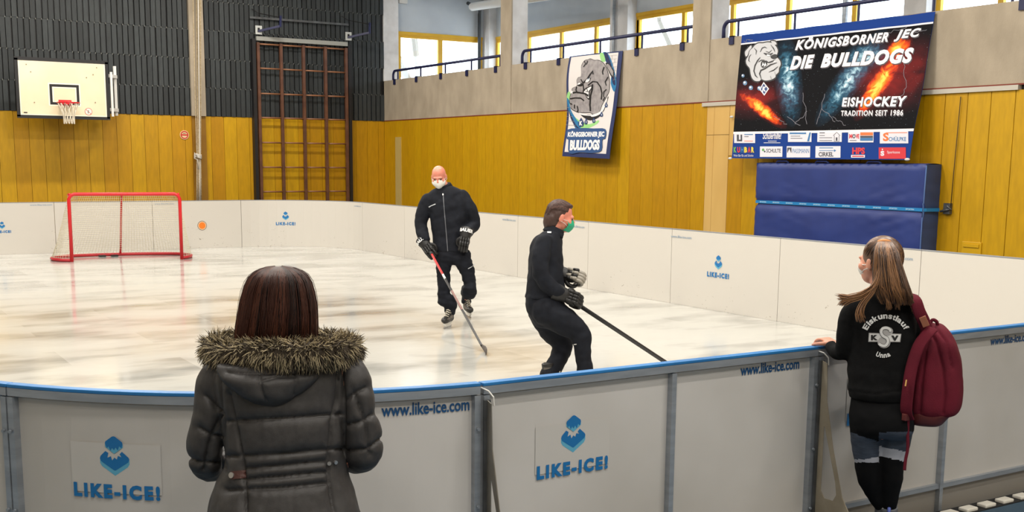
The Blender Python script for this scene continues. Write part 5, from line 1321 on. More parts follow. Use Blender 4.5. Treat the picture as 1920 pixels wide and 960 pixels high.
# trousers and boots, below the picture edge
mb = MB()
for sx in (-1, 1):
    h0 = w(532, 960)+R*sx*.085; limb(mb, [Vector((h0.x, h0.y, .74)), Vector((h0.x, h0.y, .46)), Vector((h0.x, h0.y, .16))], [.10, .075, .062])
fuse('trousers', mb, mat('black_trousers', (30, 30, 34), .8), woman, .012, 2)
def boot(c, f, L=.26, wd=.095, ht=.2, nm='boot', m_=None, par=None, z0=0):
    mb = MB(); f = f.normalized(); r_ = Vector((f.y, -f.x, 0)); M3 = Matrix((r_, f, UPV)).transposed()
    mb.ell(c+f*L*.3+UPV*(z0+.045), (wd/2, L*.32, .045), 16, 10, rot=M3); mb.ell(c-f*.02+UPV*(z0+.05), (wd*.46, .07, .055), 16, 10, rot=M3); mb.tube([c+UPV*(z0+.04), c+UPV*(z0+ht)], [wd*.5, wd*.52], 14)
    mb.add([c+f*y+r_*x+UPV*(z0+z) for z in (0, .03) for x, y in ((-wd/2, -.08), (wd/2, -.08), (wd/2, L*.5), (wd*.2, L*.64), (-wd*.2, L*.64), (-wd/2, L*.5))], [(0, 1, 2, 3, 4, 5), (6, 7, 8, 9, 10, 11)]+[(i, (i+1) % 6, 6+(i+1) % 6, 6+i) for i in range(6)])
    return fuse(nm, mb, m_ or mat('black_boot', (26, 25, 26), .4), par, .008, 2)
for sx in (-1, 1):
    h0 = w(532, 960)+R*sx*.085; boot(Vector((h0.x, h0.y, .028)), F, par=woman)

# ------------------------------------------------------------------ girl with the red backpack
D0 = 5.3; PXM = D0/FPX
R, F = frame(1650, 700, D0); gF = (F*.8-R*.6).normalized(); gR = Vector((gF.y, -gF.x, 0))
def g(u, v, dd=0): return atD(u, v, D0+dd)
c0 = stand(1662, 950, 5.45); c0.z = .028
girl = empty('person', c0); tag(girl, 'girl with a long brown ponytail in a black sweater, standing at the boards', 'person')
mb = MB()
gh = g(1648, 489, 0); gat, gM = head(mb, gh, (F*.62-R*.8), UPV, .93)
limb(mb, [g(1655, 560, .0), g(1650, 510, .0)], [.05, .047])
limb(mb, [g(1652, 570), g(1652, 640), g(1650, 740), g(1652, 790)], [.07, .09, .085, .10])
HW = g(1566, 646, .17)
limb(mb, [g(1600, 582), g(1589, 658, .03)], [.034, .03]); limb(mb, [g(1589, 658, .03), HW], [.028, .02])
hdir = (g(1545, 634, .24)-HW); hand(mb, HW, hdir, UPV+R*.0, .9, .55, thumb=-1)
rh = g(1690, 690, .30); limb(mb, [g(1706, 585), g(1712, 665, .06), rh], [.034, .03, .02]); hand(mb, rh, F-R*.4, UPV, .88, .5, thumb=1)
legs = (([g(1624, 790, .02), g(1624, 865, .06), g(1634, 900, .10), g(1655, 945, .15)], [.072, .048, .045, .032]), ([g(1682, 790, .02), g(1672, 865, .05), g(1670, 905, .08), g(1667, 948, .12)], [.072, .048, .045, .032]))
for p, r_ in legs: limb(mb, p, r_)
tuck_g = lambda p: (p-gh).length < .165 or (p-HW).length < .13 or (p-rh).length < .12 or p.z < .3
ga = [g(1657, 948, .15), g(1667, 951, .12)]
for a_ in ga: limb(mb, [a_, a_+F*.06+Vector((0, 0, -(a_.z-.07)*.6)), Vector((a_.x, a_.y, .06))+F*.10], [.03, .03, .022])
gbody = fuse('body', mb, SKIN, girl, .0048, 2)
KNIT = mat('black_fleece', (19, 19, 20), .95, nscale=40, col2=(14, 14, 15), bump=.3, bscale=400, spec=.15)
def gring(v, ul, ur, dep, dd=0): return (g((ul+ur)/2, v, dd), (ur-ul)/2*PXM, dep)
mb = MB()
Loft([gring(536, 1636, 1672, .05), gring(550, 1624, 1690, .075, -.01), gring(563, 1596, 1708, .09), gring(585, 1586, 1714, .105), gring(620, 1592, 1714, .112), gring(660, 1592, 1711, .11), gring(700, 1591, 1708, .11), gring(728, 1591, 1708, .115), gring(736, 1593, 1706, .112), gring(747, 1594, 1706, .108)], R, F, 2.4).mesh(mb, 60, 44)
limb(mb, [g(1600, 578), g(1590, 600, 0), g(1585, 640, .02), g(1583, 658, .04)], [.042, .047, .042, .042], 20)
limb(mb, [g(1583, 658, .04), g(1570, 660, .10), g(1560, 651, .155)], [.042, .037, .033], 20)
limb(mb, [g(1702, 578), g(1710, 600), g(1712, 655, .06), g(1695, 688, .26)], [.042, .047, .042, .033], 20)
GS = folds(.004, 8, (1, 1, 1.6), 7); GH = seams_disp([[(1592, 733), (1640, 739), (1708, 730)]], 1.6, .006, 0)
swe = fuse('sweater', mb, KNIT, girl, .0075, 3, lambda p, n_: GS(p, n_)+GH(p, n_)+.004*math.sin(p.z*70)*max(0, 1-abs(p.z-.86)/.12))
# leggings: black shorts, blue grey thighs, pale bands, black stockings
mb = MB()
Loft([gring(735, 1600, 1704, .095), gring(760, 1596, 1708, .108), gring(785, 1594, 1711, .112), gring(805, 1597, 1710, .10), gring(818, 1606, 1702, .07)], R, F, 2.3).mesh(mb, 30, 40)
limb(mb, [g(1623, 790, .01), g(1624, 830, .04), g(1626, 866, .06), g(1629, 895, .085), g(1641, 925, .12), g(1652, 946, .15)], [.076, .068, .058, .055, .042, .036], 20)
limb(mb, [g(1683, 790, .01), g(1677, 830, .03), g(1671, 866, .05), g(1670, 897, .07), g(1669, 925, .09), g(1667, 950, .12)], [.078, .070, .060, .056, .042, .036], 20)
def gp(c, n_):
    u, v = proj(c); 
    left = u < 1648
    a = 811+(u-1595)*.32 if left else 811-(u-1648)*.03
    if v < a: return 0
    if left: return 1 if v < 857+(4 if u < 1625 else (1650-u)*.12) else (2 if v < 867 else 0)
    b_ = 836+(u-1648)*.22; return 1 if v < b_ else (2 if v < b_+19 else 0)
LEGK = mat('black_leggings', (13, 13, 15), .85, spec=.15); LEGB = mat('blue_grey_knit', (58, 68, 84), .85, nscale=120, col2=(46, 54, 68), stretch=(.2, .2, 3)); LEGW = mat('pale_grey_band', (168, 170, 180), .7)
legg = fuse('leggings', mb, [LEGK, LEGB, LEGW], girl, .0065, 3, folds(.003, 12, (1, 1, 1.5), 2), pick=gp)
tuck(gbody, [swe, legg], tuck_g, .018)
# sneakers, heels lifted
for i, a_ in enumerate(ga):
    mb = MB(); toe = Vector((a_.x, a_.y, .028))+F*.10; heel = Vector((a_.x, a_.y, a_.z-.085))-F*.02; dr = (toe-heel).normalized(); sd = Vector((F.y, -F.x, 0)); up2 = sd.cross(dr)
    M3 = Matrix((sd, dr, up2)).transposed(); L = (toe-heel).length
    mb.ell(heel+dr*.03+up2*.04, (.038, .055, .045), 14, 10, rot=M3); mb.ell(heel+dr*L*.62+up2*.028, (.042, L*.42, .032), 14, 10, rot=M3); mb.tube([heel+up2*.03+dr*.03, a_+Vector((0, 0, .005))], [.042, .041], 14)
    so = MB(); so.ell(heel+dr*L*.5+up2*-.004, (.043, L*.56, .016), 18, 8, rot=M3)
    sh = fuse('sneaker', mb, mat('grey_sneaker', (96, 98, 104), .6), girl, .006, 2); so.build('sole', WHITE, sh, smooth=True)
    for k_ in range(4):
        c = heel+dr*(L*.28+.022*k_)+up2*(.085-.012*k_); m_ = MB(); m_.tube([c-sd*.025, c+up2*.008, c+sd*.025], .004, 6); m_.build('lace', WHITE, sh, smooth=True)
    m_ = MB(); m_.tube([a_-F*.036+Vector((0, 0, -.035)), a_-F*.041+Vector((0, 0, .005)), a_-F*.03+Vector((0, 0, .012))], .008, 8); m_.build('heel_tab', WHITE if i == 0 else mat('periwinkle_tab', (96, 112, 190), .6), sh, smooth=True)
# mask
MASK = mat('mask_white', (222, 220, 216), .7)
def mask(at, M3, s, m_, par, strap=True, sc=1.0):
    mb = MB(); nn = 14
    grid = []
    for j in range(nn+1):
        for i in range(nn+1):
            a = (i/nn-.5)*2; b_ = (j/nn-.5)*2
            x = .060*a*(1-.22*b_*b_)*(1-.12*max(0, -b_)); z = -.048+.047*b_*(1-.15*a*a)+.006; y = .122-.062*abs(a)**1.8-.026*b_*b_-.004*abs(b_)
            grid.append(at(x*sc, y*(1), z*sc))
    mb.add(grid, [(j*(nn+1)+i, j*(nn+1)+i+1, (j+1)*(nn+1)+i+1, (j+1)*(nn+1)+i) for j in range(nn) for i in range(nn)])
    o = mb.build('face_mask', m_, par, smooth=True); so = o.modifiers.new('s', 'SOLIDIFY'); so.thickness = .003
    if strap:
        for sx in (-1, 1):
            for z in (-.02, -.07):
                q = MB(); q.tube([at(sx*.054, .068, z), at(sx*.074, .03, -.02+(z+.02)*.5), at(sx*.088, -.005, -.005+z*.4)], .0022, 5); q.build('ear_loop', WHITE, o)
    return o
mask(gat, gM, .93, MASK, girl)
# sweater collar
m_ = MB(); cp_, cr_ = smooth_path([g(1655, 548, 0)+Vector((0, 0, 0)), g(1652, 533, .0)], [.062, .058], 4); m_.tube(cp_, cr_, 20); fuse('collar', m_, KNIT, girl, .006, 2)
# hair
GHA = mat('brown_hair', (92, 62, 42), .4, spec=.6); GHB = mat('brown_hair_light', (146, 104, 68), .38, spec=.6); GHC = mat('brown_hair_dark', (50, 33, 25), .45, spec=.6)
tie = g(1658, 456, -.06)
mb = MB(); u_ = UPV; hf = (F*.62-R*.8); hr = Vector((hf.y, -hf.x, 0)); M3 = Matrix((hr, hf, UPV)).transposed()
mb.ell(gh+hf*-.020+UPV*.028, (.080, .094, .092), 24, 16, rot=M3); mb.ell(gh+hf*-.045+UPV*-.015, (.070, .065, .085), 20, 14, rot=M3)
ghair = fuse('hair', mb, GHA, girl, .005, 2)
paths = []; pk = []; rnd = random.Random(11)
for k_ in range(900):   # drawn back to the tie over the skull
    z = rnd.uniform(-.7, .95); ph = rnd.uniform(-PI, PI); d0 = Vector((math.sqrt(1-z*z)*math.cos(ph), math.sqrt(1-z*z)*math.sin(ph), z))
    if d0.y > .55 and d0.z < .6: continue
    if d0.y > .1 and d0.z < -.05: continue
    c_ = gh+hf*-.020+UPV*.022
    loc = M3.transposed() @ (tie-c_); e = Vector((loc.x/.083, loc.y/.097, loc.z/.095)).normalized()
    pts = []
    for j in range(9):
        t = j/8; q = (d0*(1-t)+e*t); q.normalize(); pts.append(c_+M3 @ Vector((q.x*.083, q.y*.098, q.z*.095 if q.z > 0 else q.z*.12)))
    paths.append((pts, [.0006]+[.0017]*8)); pk.append(rnd.choice((0, 0, 1, 2, 2)))
strands('hair_strands', paths, [GHA, GHB, GHC], ghair, 3, pick=lambda i: pk[i])
def pr_(v, ul, ur, dep, dd): return (g((ul+ur)/2, v, dd), (ur-ul)/2*PXM, dep)
pl = Loft([pr_(451, 1650, 1667, .02, -.07), pr_(458, 1646, 1673, .028, -.10), pr_(472, 1644, 1680, .036, -.125), pr_(492, 1643, 1685, .040, -.13), pr_(515, 1642, 1692, .042, -.135), pr_(538, 1643, 1700, .038, -.145), pr_(556, 1648, 1706, .028, -.15), pr_(572, 1656, 1704, .014, -.15)], R, F, 2.0)
mb = MB(); pl.mesh(mb, 34, 26); pony = fuse('ponytail', mb, GHC, girl, .006, 2, lambda p, n_: -.005)
paths = []; pk = []
for k_ in range(900):
    ph = rnd.uniform(-1.9, 1.9); t1 = rnd.uniform(.72, 1.0); o_ = rnd.uniform(-.004, .006)+.004*math.sin(ph*8); dph = rnd.uniform(-.25, .25); wv = rnd.uniform(0, 6); pts = []
    for j in range(10): t = t1*j/9; pts.append(pl.P(t, ph+dph*t+.1*math.sin(t*5+wv), o_*min(1, t*4)))
    paths.append((pts, [.0014]+[.0022]*7+[.0015, .0005])); pk.append(rnd.choice((0, 0, 1, 2)) if math.sin(ph*5) < .4 else rnd.choice((1, 1, 0)))
def lock(pts, n_, spread, r0=.0022):
    P0, _ = smooth_path(pts, [1]*len(pts), 5)
    for k2 in range(n_):
        o_ = [Vector((rnd.uniform(-1, 1), rnd.uniform(-1, 1), rnd.uniform(-1, 1)))*spread for _ in range(2)]; m2 = len(P0)
        paths.append(([p+o_[0]*(1-i/m2)*.8+o_[1]*(i/m2)*1.5 for i, p in enumerate(P0)], [r0]*(m2-3)+[r0*.8, r0*.5, r0*.2])); pk.append(rnd.choice((0, 1, 1)))
lock([g(1650, 500, -.14), g(1640, 535, -.15), g(1615, 553, -.13), g(1590, 560, -.10), g(1578, 566, -.08)], 60, .016)
lock([g(1648, 510, -.14), g(1636, 545, -.15), g(1618, 570, -.14), g(1612, 588, -.14), g(1615, 600, -.135)], 55, .012)
lock([g(1645, 520, -.13), g(1625, 548, -.14), g(1596, 558, -.11), g(1572, 556, -.08)], 26, .010)
lock([g(1655, 540, -.17), g(1664, 560, -.16), g(1668, 577, -.155)], 34, .010); lock([g(1672, 540, -.17), g(1682, 560, -.16), g(1684, 577, -.15)], 34, .010)
lock([g(1690, 530, -.16), g(1702, 555, -.15), g(1712, 572, -.13), g(1716, 582, -.12)], 46, .012); lock([g(1684, 500, -.16), g(1698, 530, -.15), g(1706, 556, -.14)], 30, .010)
strands('ponytail_strands', paths, [GHA, GHB, GHC], pony, 3, pick=lambda i: pk[i])
m_ = MB(); m_.tube([tie+R*.028*math.cos(a)+UPV*.012*math.sin(a)*1.0-F*.03*math.sin(a) for a in [2*PI*i/18 for i in range(18)]], .009, 8, closed=True); m_.build('hair_tie', mat('orange_hair_tie', (206, 140, 84), .7), girl, smooth=True)
# print on the back
PW = mat('white_garment_print', (214, 214, 214), .6); PG = mat('grey_garment_print', (168, 166, 166), .6); PK = mat('black_garment_print', (16, 16, 18), .7)
def arc_text(txt, cx_, cy_, rad, a0, a1, h, bold=.03, down=False):
    out = []; wid = []
    gl_ = [text2d(c, bold=bold) for c in txt]
    W_ = {'i': .42, 'l': .38, 't': .6, 'f': .6, 'E': 1.1, 's': .9, 'U': 1.2}
    ws = [W_.get(c, 1.0) for c in txt]; tot = sum(ws); acc = 0
    Hh = {'E': 1, 'k': 1, 'l': 1, 't': .92, 'f': 1, 'i': 1, 'U': 1}
    for c, (v, f), ww in zip(txt, gl_, ws):
        x0_ = acc/tot; x1_ = (acc+ww*.86)/tot; acc += ww; hh = h*Hh.get(c, .74)
        vv = []
        for a_, b_ in v:
            an = a0+(a1-a0)*(x0_+(x1_-x0_)*a_); rr2 = rad+(hh*b_ if not down else -hh*b_); vv.append((cx_+rr2*math.sin(an), cy_-rr2*math.cos(an) if not down else cy_+rr2*math.cos(an)))
        out.append((vv, f, 0))
    return out
surf_print('name_lettering', arc_text('Eiskunstlauf', 1661, 636, 38.5, -1.13, 1.13, 11, .035), swe, [PW], swe, .004, .0, (4, 4), 5.2)
surf_print('town_lettering', arc_text('Unna', 1656, 640, 31, -.50, .52, 9.5, .035, down=True), swe, [PW], swe, .004, .0, (4, 4), 5.2)
L = [(*poly2d([(1629, 624), (1690, 626), (1688, 641.5), (1628, 641)]), 1), (*poly2d([(1630.5, 625.5), (1688.5, 627.5), (1686.5, 640), (1629.5, 639.5)]), 0)]
L.append((*disc2d(1661.5, 621, 13, 9, 24), 1)); L.append((*disc2d(1657.5, 642, 12, 11, 24), 1))
for ch, q in (('K', [(1633, 638), (1646, 638), (1646, 628), (1633, 628)]), ('V', [(1671, 639), (1685, 639), (1685, 629), (1671, 629)])):
    v, f = text2d(ch, bold=.07); h = homog([(0, 0), (1, 0), (1, 1), (0, 1)], q); L.append(([h(a, b_) for a, b_ in v], f, 2))
S_ = outline_smooth([(1669, 622), (1664, 615), (1655, 616), (1652, 623), (1656, 630), (1663, 634), (1665, 641), (1660, 648), (1652, 647), (1649, 641)], 3)[:-3]
L.append((*stroke2d(S_, 6.4), 2)); L.append((*stroke2d(S_, 5.0), 0))
surf_print('crest_print', L, swe, [PW, PG, PK], swe, .004, .0006, (4, 4), 5.2)

# ---- backpack
WINE = mat('wine_red_canvas', (98, 24, 40), .85, nscale=6, col2=(82, 19, 33), bump=.2, bscale=200, spec=.2); WINEL = mat('wine_leather', (96, 36, 34), .6, nscale=14, col2=(80, 28, 28)); TAN = mat('tan_patch', (160, 100, 74), .6)
pack = empty('backpack', g(1750, 794, .0)); tag(pack, 'wine red backpack hanging from the right shoulder of the girl', 'backpack')
def bp_(v, ul, ur, dep, dd=.0): return (g((ul+ur)/2, v, dd), (ur-ul)/2*PXM, dep)
mb = MB(); Loft([bp_(607, 1744, 1760, .03), bp_(612, 1732, 1770, .07), bp_(624, 1725, 1782, .10), bp_(645, 1718, 1791, .12), bp_(675, 1713, 1797, .125), bp_(710, 1709, 1800, .13), bp_(745, 1706, 1799, .13), bp_(765, 1705, 1794, .12), bp_(774, 1706, 1786, .10)], R, F, 2.8).mesh(mb, 50, 44)
BPS = seams_disp([[(1738, 612), (1755, 640), (1768, 690), (1772, 740), (1768, 775)], [(1752, 609), (1775, 640), (1786, 690)], [(1748, 622), (1735, 660), (1728, 720), (1725, 772)]], 2.4, .009, .004, 8)
body_ = fuse('bag_body', mb, WINE, pack, .007, 3, lambda p, n_: BPS(p, n_)+folds(.007, 10, (1, 1, .6), 4)(p, n_))
mb = MB(); Loft([bp_(767, 1705, 1788, .115), bp_(778, 1706, 1776, .105), bp_(790, 1708, 1766, .085), bp_(796, 1712, 1758, .05)], R, F, 2.8).mesh(mb, 14, 40); fuse('bag_base', mb, WINEL, pack, .007, 2)
mb = MB(); Loft([bp_(688, 1782, 1796, .05), bp_(696, 1776, 1802, .08), bp_(712, 1774, 1805, .09), bp_(728, 1776, 1804, .085), bp_(738, 1782, 1800, .06)], R, F, 2.4).mesh(mb, 16, 30); fuse('front_pocket', mb, mat('bright_wine_canvas', (118, 28, 44), .7), pack, .006, 2)
def strap(name, pts, wd, th, m_, par, up=None):
    P0, _ = smooth_path(pts, [1]*len(pts), 6); mb = MB(); mb.tube(P0, [wd/2]*len(P0), 10, flat=(up or R, th/wd)); return mb.build(name, m_, par, smooth=True)
strap('shoulder_strap', [g(1690, 572, .14), g(1698, 558, .04), g(1708, 553, -.06), g(1716, 562, -.13), g(1724, 585, -.14), g(1733, 604, -.12), g(1740, 622, -.10)], .062, .016, WINE, pack)
strap('loose_strap', [g(1748, 616, -.13), g(1737, 628, -.15), g(1722, 650, -.16), g(1709, 690, -.155), g(1702, 735, -.15), g(1699, 770, -.13), g(1704, 786, -.10)], .056, .014, WINE, pack)
surf_b = MB(); surf_b.bar(g(1729, 594, -.155), g(1737, 612, -.145), .030, .008, up=-F); surf_b.build('leather_patch', TAN, pack, bevel=.002)
m_ = MB(); m_.bar(g(1790, 648, -.06), g(1795, 662, -.05), .012, .02, up=-F); m_.build('zip_tab', TAN, pack)
m_ = MB(); m_.bar(g(1699.5, 712, -.166), g(1697.5, 724, -.166), .006, .005, up=-F); m_.build('strap_label', mat('yellow_label', (206, 160, 90), .6), pack)
strap('strap_end', [g(1703, 784, -.11), g(1702, 810, -.10), g(1702, 840, -.10), g(1698, 862, -.10), g(1696, 882, -.10)], .014, .004, WINE, pack)
m_ = MB(); m_.box(*(lambda c: ((c.x-.014, c.y-.012, c.z-.016), (c.x+.014, c.y+.012, c.z+.016)))(g(1698, 782, -.12))); m_.build('strap_buckle', WINEL, pack, bevel=.003)
m_ = MB(); P0, _ = smooth_path([g(1742, 611, -.02), g(1748, 600, -.03), g(1756, 603, -.03), g(1758, 611, -.02)], [1]*4, 5); m_.tube(P0, .008, 8); m_.build('grab_loop', WINE, pack, smooth=True)

# ------------------------------------------------------------------ hockey gear
JKT = mat('black_track_cloth', (25, 28, 36), .8, nscale=20, col2=(20, 22, 29), bump=.1, bscale=80, spec=.2)
PNT = mat('black_track_trousers', (23, 26, 34), .8, nscale=20, col2=(19, 21, 28), spec=.2)
GLV = mat('black_glove', (24, 23, 24), .5); GLG = mat('grey_glove_panel', (150, 144, 134), .5); GLW = mat('glove_white', (226, 226, 226), .5)
def glove(par, wr, hd, back, side, s=1.0, txt=None, gm=GLV, fm=GLV):
    """wr wrist, hd direction of the hand, back = normal of its back, side = thumb side"""
    hd = hd.normalized(); back = (back-hd*back.dot(hd)).normalized(); x = hd.cross(back)*side
    root = MB(); M3 = Matrix((x, hd, back)).transposed()
    P = lambda a, b_, c_: wr+(x*a+hd*b_+back*c_)*s
    root.ell(P(0, .065, -.005), (.056*s, .065*s, .034*s), 16, 12, rot=M3)
    g_ = fuse('glove', root, gm, par, .008, 1)
    c = MB(); pts = [P(0, -.075, 0), P(0, -.03, 0), P(0, .02, 0), P(0, .045, 0)]; c.tube(pts, [.064*s, .062*s, .052*s, .046*s], 18, flat=(x, .82)); c.build('cuff', gm, g_, smooth=True)
    for k_, ox in enumerate((-.036, -.012, .012, .036)):      # rolls on the back and the finger guards
        for j, (y0, y1, z) in enumerate(((.035, .075, .026), (.078, .108, .030))):
            m_ = MB(); limb(m_, [P(ox, y0, z), P(ox, y1, z+.002)], [.0125*s, .0125*s], 10, 2); m_.build('padding_roll', gm if (k_+j) % 2 or fm is gm else fm, g_, smooth=True)
        m_ = MB(); L = (.9, 1, .97, .85)[k_]
        limb(m_, [P(ox, .105, .012), P(ox, .105+.042*L, .0), P(ox, .105+.052*L, -.035), P(ox*.9, .105+.022*L, -.062), P(ox*.9, .09, -.058)], [.0145*s, .014*s, .0135*s, .013*s, .011*s], 12, 4); m_.build('finger', fm, g_, smooth=True)
    m_ = MB(); limb(m_, [P(.045, .035, -.012), P(.068, .06, -.025), P(.06, .092, -.046), P(.035, .108, -.058)], [.018*s, .0165*s, .015*s, .012*s], 12, 4); m_.build('thumb', gm, g_, smooth=True)
    if txt:
        v, f = text2d(txt, bold=.05)
        def fn(a, b_, off):      # wraps the letters round the cuff
            th = (a-.5)*2.35*(-side); rr3 = .0665*s+off; return wr+x*math.sin(th)*rr3*(1)+back*math.cos(th)*rr3*.86+hd*(-.055+.034*b_*-1+.03)*s if False else wr+x*math.sin(th)*rr3+back*math.cos(th)*rr3*.84+hd*(-.02-.036*b_)*s
        prints('cuff_lettering', [(v, f, 0)], fn, [GLW], g_, step=(.04, 5), off0=.002)
    return g_
def skate(par, ank, toe, z0=0.0, s=1.0, lab=None, sole=.058):
    """ank: ground point under the heel, toe: ground point under the toe"""
    f = (toe-ank); f.z = 0; f.normalize(); r_ = Vector((f.y, -f.x, 0)); M3 = Matrix((r_, f, UPV)).transposed()
    P = lambda x, y, z: Vector((ank.x, ank.y, z0))+(r_*x+f*y+UPV*z)*s
    mb = MB(); mb.ell(P(0, .18, .098), (.046*s, .088*s, .04*s), 18, 12, rot=M3); mb.ell(P(0, .10, .11), (.043*s, .09*s, .05*s), 18, 12, rot=M3); mb.ell(P(0, .015, .11), (.039*s, .045*s, .05*s), 16, 12, rot=M3)
    mb.tube([P(0, .045, .10), P(0, .03, .17), P(0, .025, .25)], [.046*s, .047*s, .054*s], 18)
    mb.ell(P(0, .075, .165), (.034*s, .04*s, .05*s), 14, 10, rot=M3)
    sk = fuse('skate', mb, [mat('skate_black', (30, 28, 27), .45), mat('skate_side', (96, 90, 84), .5)], par, .008, 2, pick=lambda c, n_: 1 if abs((c-ank).dot(r_)) > .034*s and .11 < c.z-z0 < .22 else 0)
    m_ = MB(); m_.add([P(x, y, z) for x in (-.0, 0) for y, z in ()], [])
    hold = [(-.02, .062), (.25, .062), (.235, .045), (.20, .022), (.05, .022), (.01, .045)]
    m_.prism([P(-.010, y, z) for y, z in hold], r_*.020*s); m_.build('blade_holder', mat('holder_white', (226, 222, 214), .4), sk)
    m_ = MB(); m_.prism([P(-.0025, y, z) for y, z in ((-.005, .022), (-.012, .012), (.01, .0), (.225, .0), (.255, .012), (.24, .022))], r_*.005*s); m_.build('blade', mat('blade_steel', (170, 170, 172), .25, metal=.9), sk)
    for k_ in range(6):
        y = .165-.022*k_; z = .135+.0*k_+.020*k_; w_ = .026-.001*k_
        m_ = MB(); m_.tube([P(-w_, y-.008, z-.004), P(0, y+.006, z+.012), P(w_, y-.008+.010, z-.004+.008)], .005*s, 6); m_.build('lace', mat('lace_cream', (216, 208, 190), .7), sk, smooth=True)
    m_ = MB(); c = P(0, .165, .146); 
    limb(m_, [P(-.004, .075, .19), P(-.03, .09, .17), P(-.01, .10, .172), P(.03, .09, .165), P(.004, .075, .19)], [.004]*5, 6, 3); m_.build('lace_bow', MATS['lace_cream'], sk, smooth=True)
    return sk
# ------------------------------------------------------------------ bald man with the white mask
D0 = 12.95; PXM = D0/FPX
R, F = frame(838, 420, D0); B_ = -F
def m(u, v, dd=0): return atD(u, v, D0+dd)
lf = atZ(846, 612, 0); lt = atZ(823, 621, 0); rf = atZ(874, 592, 0); rt = atZ(893, 603, 0)
man = empty('person', (lf+rf)/2); tag(man, 'bald man in a black tracksuit and white mask, skating with a hockey stick', 'person')
mb = MB(); hf_ = (B_*.90-R*.14+UPV*-.36).normalized(); hu = (UPV*.92+B_*.34-R*.12).normalized()
hc = m(823, 330.5, -.06); at_, M3m = head(mb, hc, hf_, hu, 1.02)
limb(mb, [m(838, 362, .02), m(829, 345, -.01)], [.066, .060]); limb(mb, [m(838, 370), m(840, 420), m(845, 470)], [.11, .12, .11])
LE, LW_, RE_, RW_ = m(790, 425, .0), m(800, 456, -.12), m(888, 422, .05), m(872, 440, -.16)
limb(mb, [m(798, 378), LE], [.05, .042]); limb(mb, [LE, LW_], [.04, .028]); limb(mb, [m(872, 372), RE_], [.05, .042]); limb(mb, [RE_, RW_], [.04, .028])
for wv_, d_ in ((LW_, m(808, 476, -.18)-LW_), (RW_, m(866, 465, -.22)-RW_)): hand(mb, wv_, d_, B_, .72, .8)
LK = m(834, 530, -.02); RK = m(880, 530, .0); la = lf+UPV*.18+(lt-lf).normalized()*.03; ra = rf+UPV*.18+(rt-rf).normalized()*.03
limb(mb, [m(832, 480), LK, la], [.085, .055, .04]); limb(mb, [m(862, 480), RK, ra], [.085, .055, .04])
body = fuse('body', mb, SKINP, man, .0065, 2)
for sx in (-1, 1):
    m_ = MB(); m_.ell(at_(sx*.032, .086, -.004), (.010,)*3, 10, 8); m_.build('eye', mat('eye_dark', (60, 40, 34), .3), man, smooth=True)
    m_ = MB(); m_.tube([at_(sx*.014, .101, .012), at_(sx*.034, .100, .018), at_(sx*.054, .086, .010)], .0045, 6); m_.build('eyebrow', mat('brow_brown', (150, 100, 76), .8), man, smooth=True)
mask(at_, M3m, 1, mat('mask_ffp_white', (232, 230, 224), .6), man, sc=1.28)
mb = MB()
def mr(v, ul, ur, dep, dd=0): return (m((ul+ur)/2, v, dd), (ur-ul)/2*PXM, dep)
Loft([mr(349, 826, 850, .075), mr(354, 816, 862, .10), mr(364, 802, 876, .12), mr(380, 800, 880, .135), mr(405, 806, 877, .14), mr(430, 809, 876, .135), mr(455, 811, 874, .135), mr(471, 813, 873, .13)], R, F, 2.3).mesh(mb, 40, 40)
limb(mb, [m(802, 374), m(794, 395), m(789, 420, .0), m(791, 432, -.02), m(796, 448, -.09)], [.075, .082, .072, .072, .066], 18)
limb(mb, [m(866, 368), m(880, 392), m(888, 418, .04), m(882, 429, -.02), m(874, 437, -.13)], [.078, .082, .074, .072, .068], 18)
mf = folds(.010, 7, (1, 1, 1.3), 1); jk = fuse('jacket', mb, JKT, man, .010, 4, mf)
m_ = MB(); c1, c2 = m(836, 354, -.0), m(833, 346, -.02); m_.tube([c1, c2], [.088, .075], 20); fuse('jacket_collar', m_, JKT, man, .008, 2)
surf_print('zip', [(*stroke2d([(831, 367), (833.5, 400), (837, 440), (839.5, 471)], 1.5), 0), (*disc2d(830.5, 364.5, 1.4, 2.0, 10), 1)], jk, [mat('zip_grey', (96, 98, 104), .4), GLW], jk, .006, .001, (4, 4), 12.8)
surf_print('chest_print', [(*stroke2d([(804, 388.5), (808, 386), (816.5, 382.5)], [2.2, 1.4, 1.8]), 0)], jk, [mat('reflective_print', (190, 192, 196), .4)], jk, .006, 0, (4, 4), 12.8)
mb = MB()
Loft([mr(460, 814, 874, .125), mr(475, 813, 878, .13), mr(488, 815, 884, .12), mr(496, 820, 880, .08)], R, F, 2.3).mesh(mb, 20, 36)
limb(mb, [m(832, 482), m(831, 510, -.01), m(832, 540, -.01), m(833, 562, -.0), la+UPV*.12, la+UPV*.02], [.112, .080, .070, .076, .080, .070], 18)
limb(mb, [m(866, 482), m(877, 510, .0), m(881, 534, .01), m(880, 548, .03), ra+UPV*.13, ra+UPV*.03], [.112, .084, .074, .084, .070, .060], 18)
pf = folds(.013, 8, (1, 1, 2.0), 5)
def pf2(p, n_): k_ = max(0, 1-max(0, p.z-.2)/.35); return pf(p, n_)+.009*k_*math.sin(p.z*60+p.x*9)
pt_ = fuse('trousers', mb, PNT, man, .010, 3, pf2)
surf_print('trouser_print', [(*stroke2d([(877.5, 504), (884, 500.5), (891, 495)], 1.3), 0)], pt_, [MATS['reflective_print']], pt_, .006, 0, (4, 4), 12.8)
tuck(body, [jk, pt_], lambda p: (p-hc).length < .17 or (p-LW_).length < .2 or (p-RW_).length < .2, .014)
skate(man, lf, lt, 0); skate(man, rf, rt, 0)
gd1 = (m(811, 478, -.16)-m(795, 455, -.08)); g1 = glove(man, m(797, 458, -.10), gd1, B_*.8-R*.35+UPV*.25, -1, 1.15, 'BAUER')
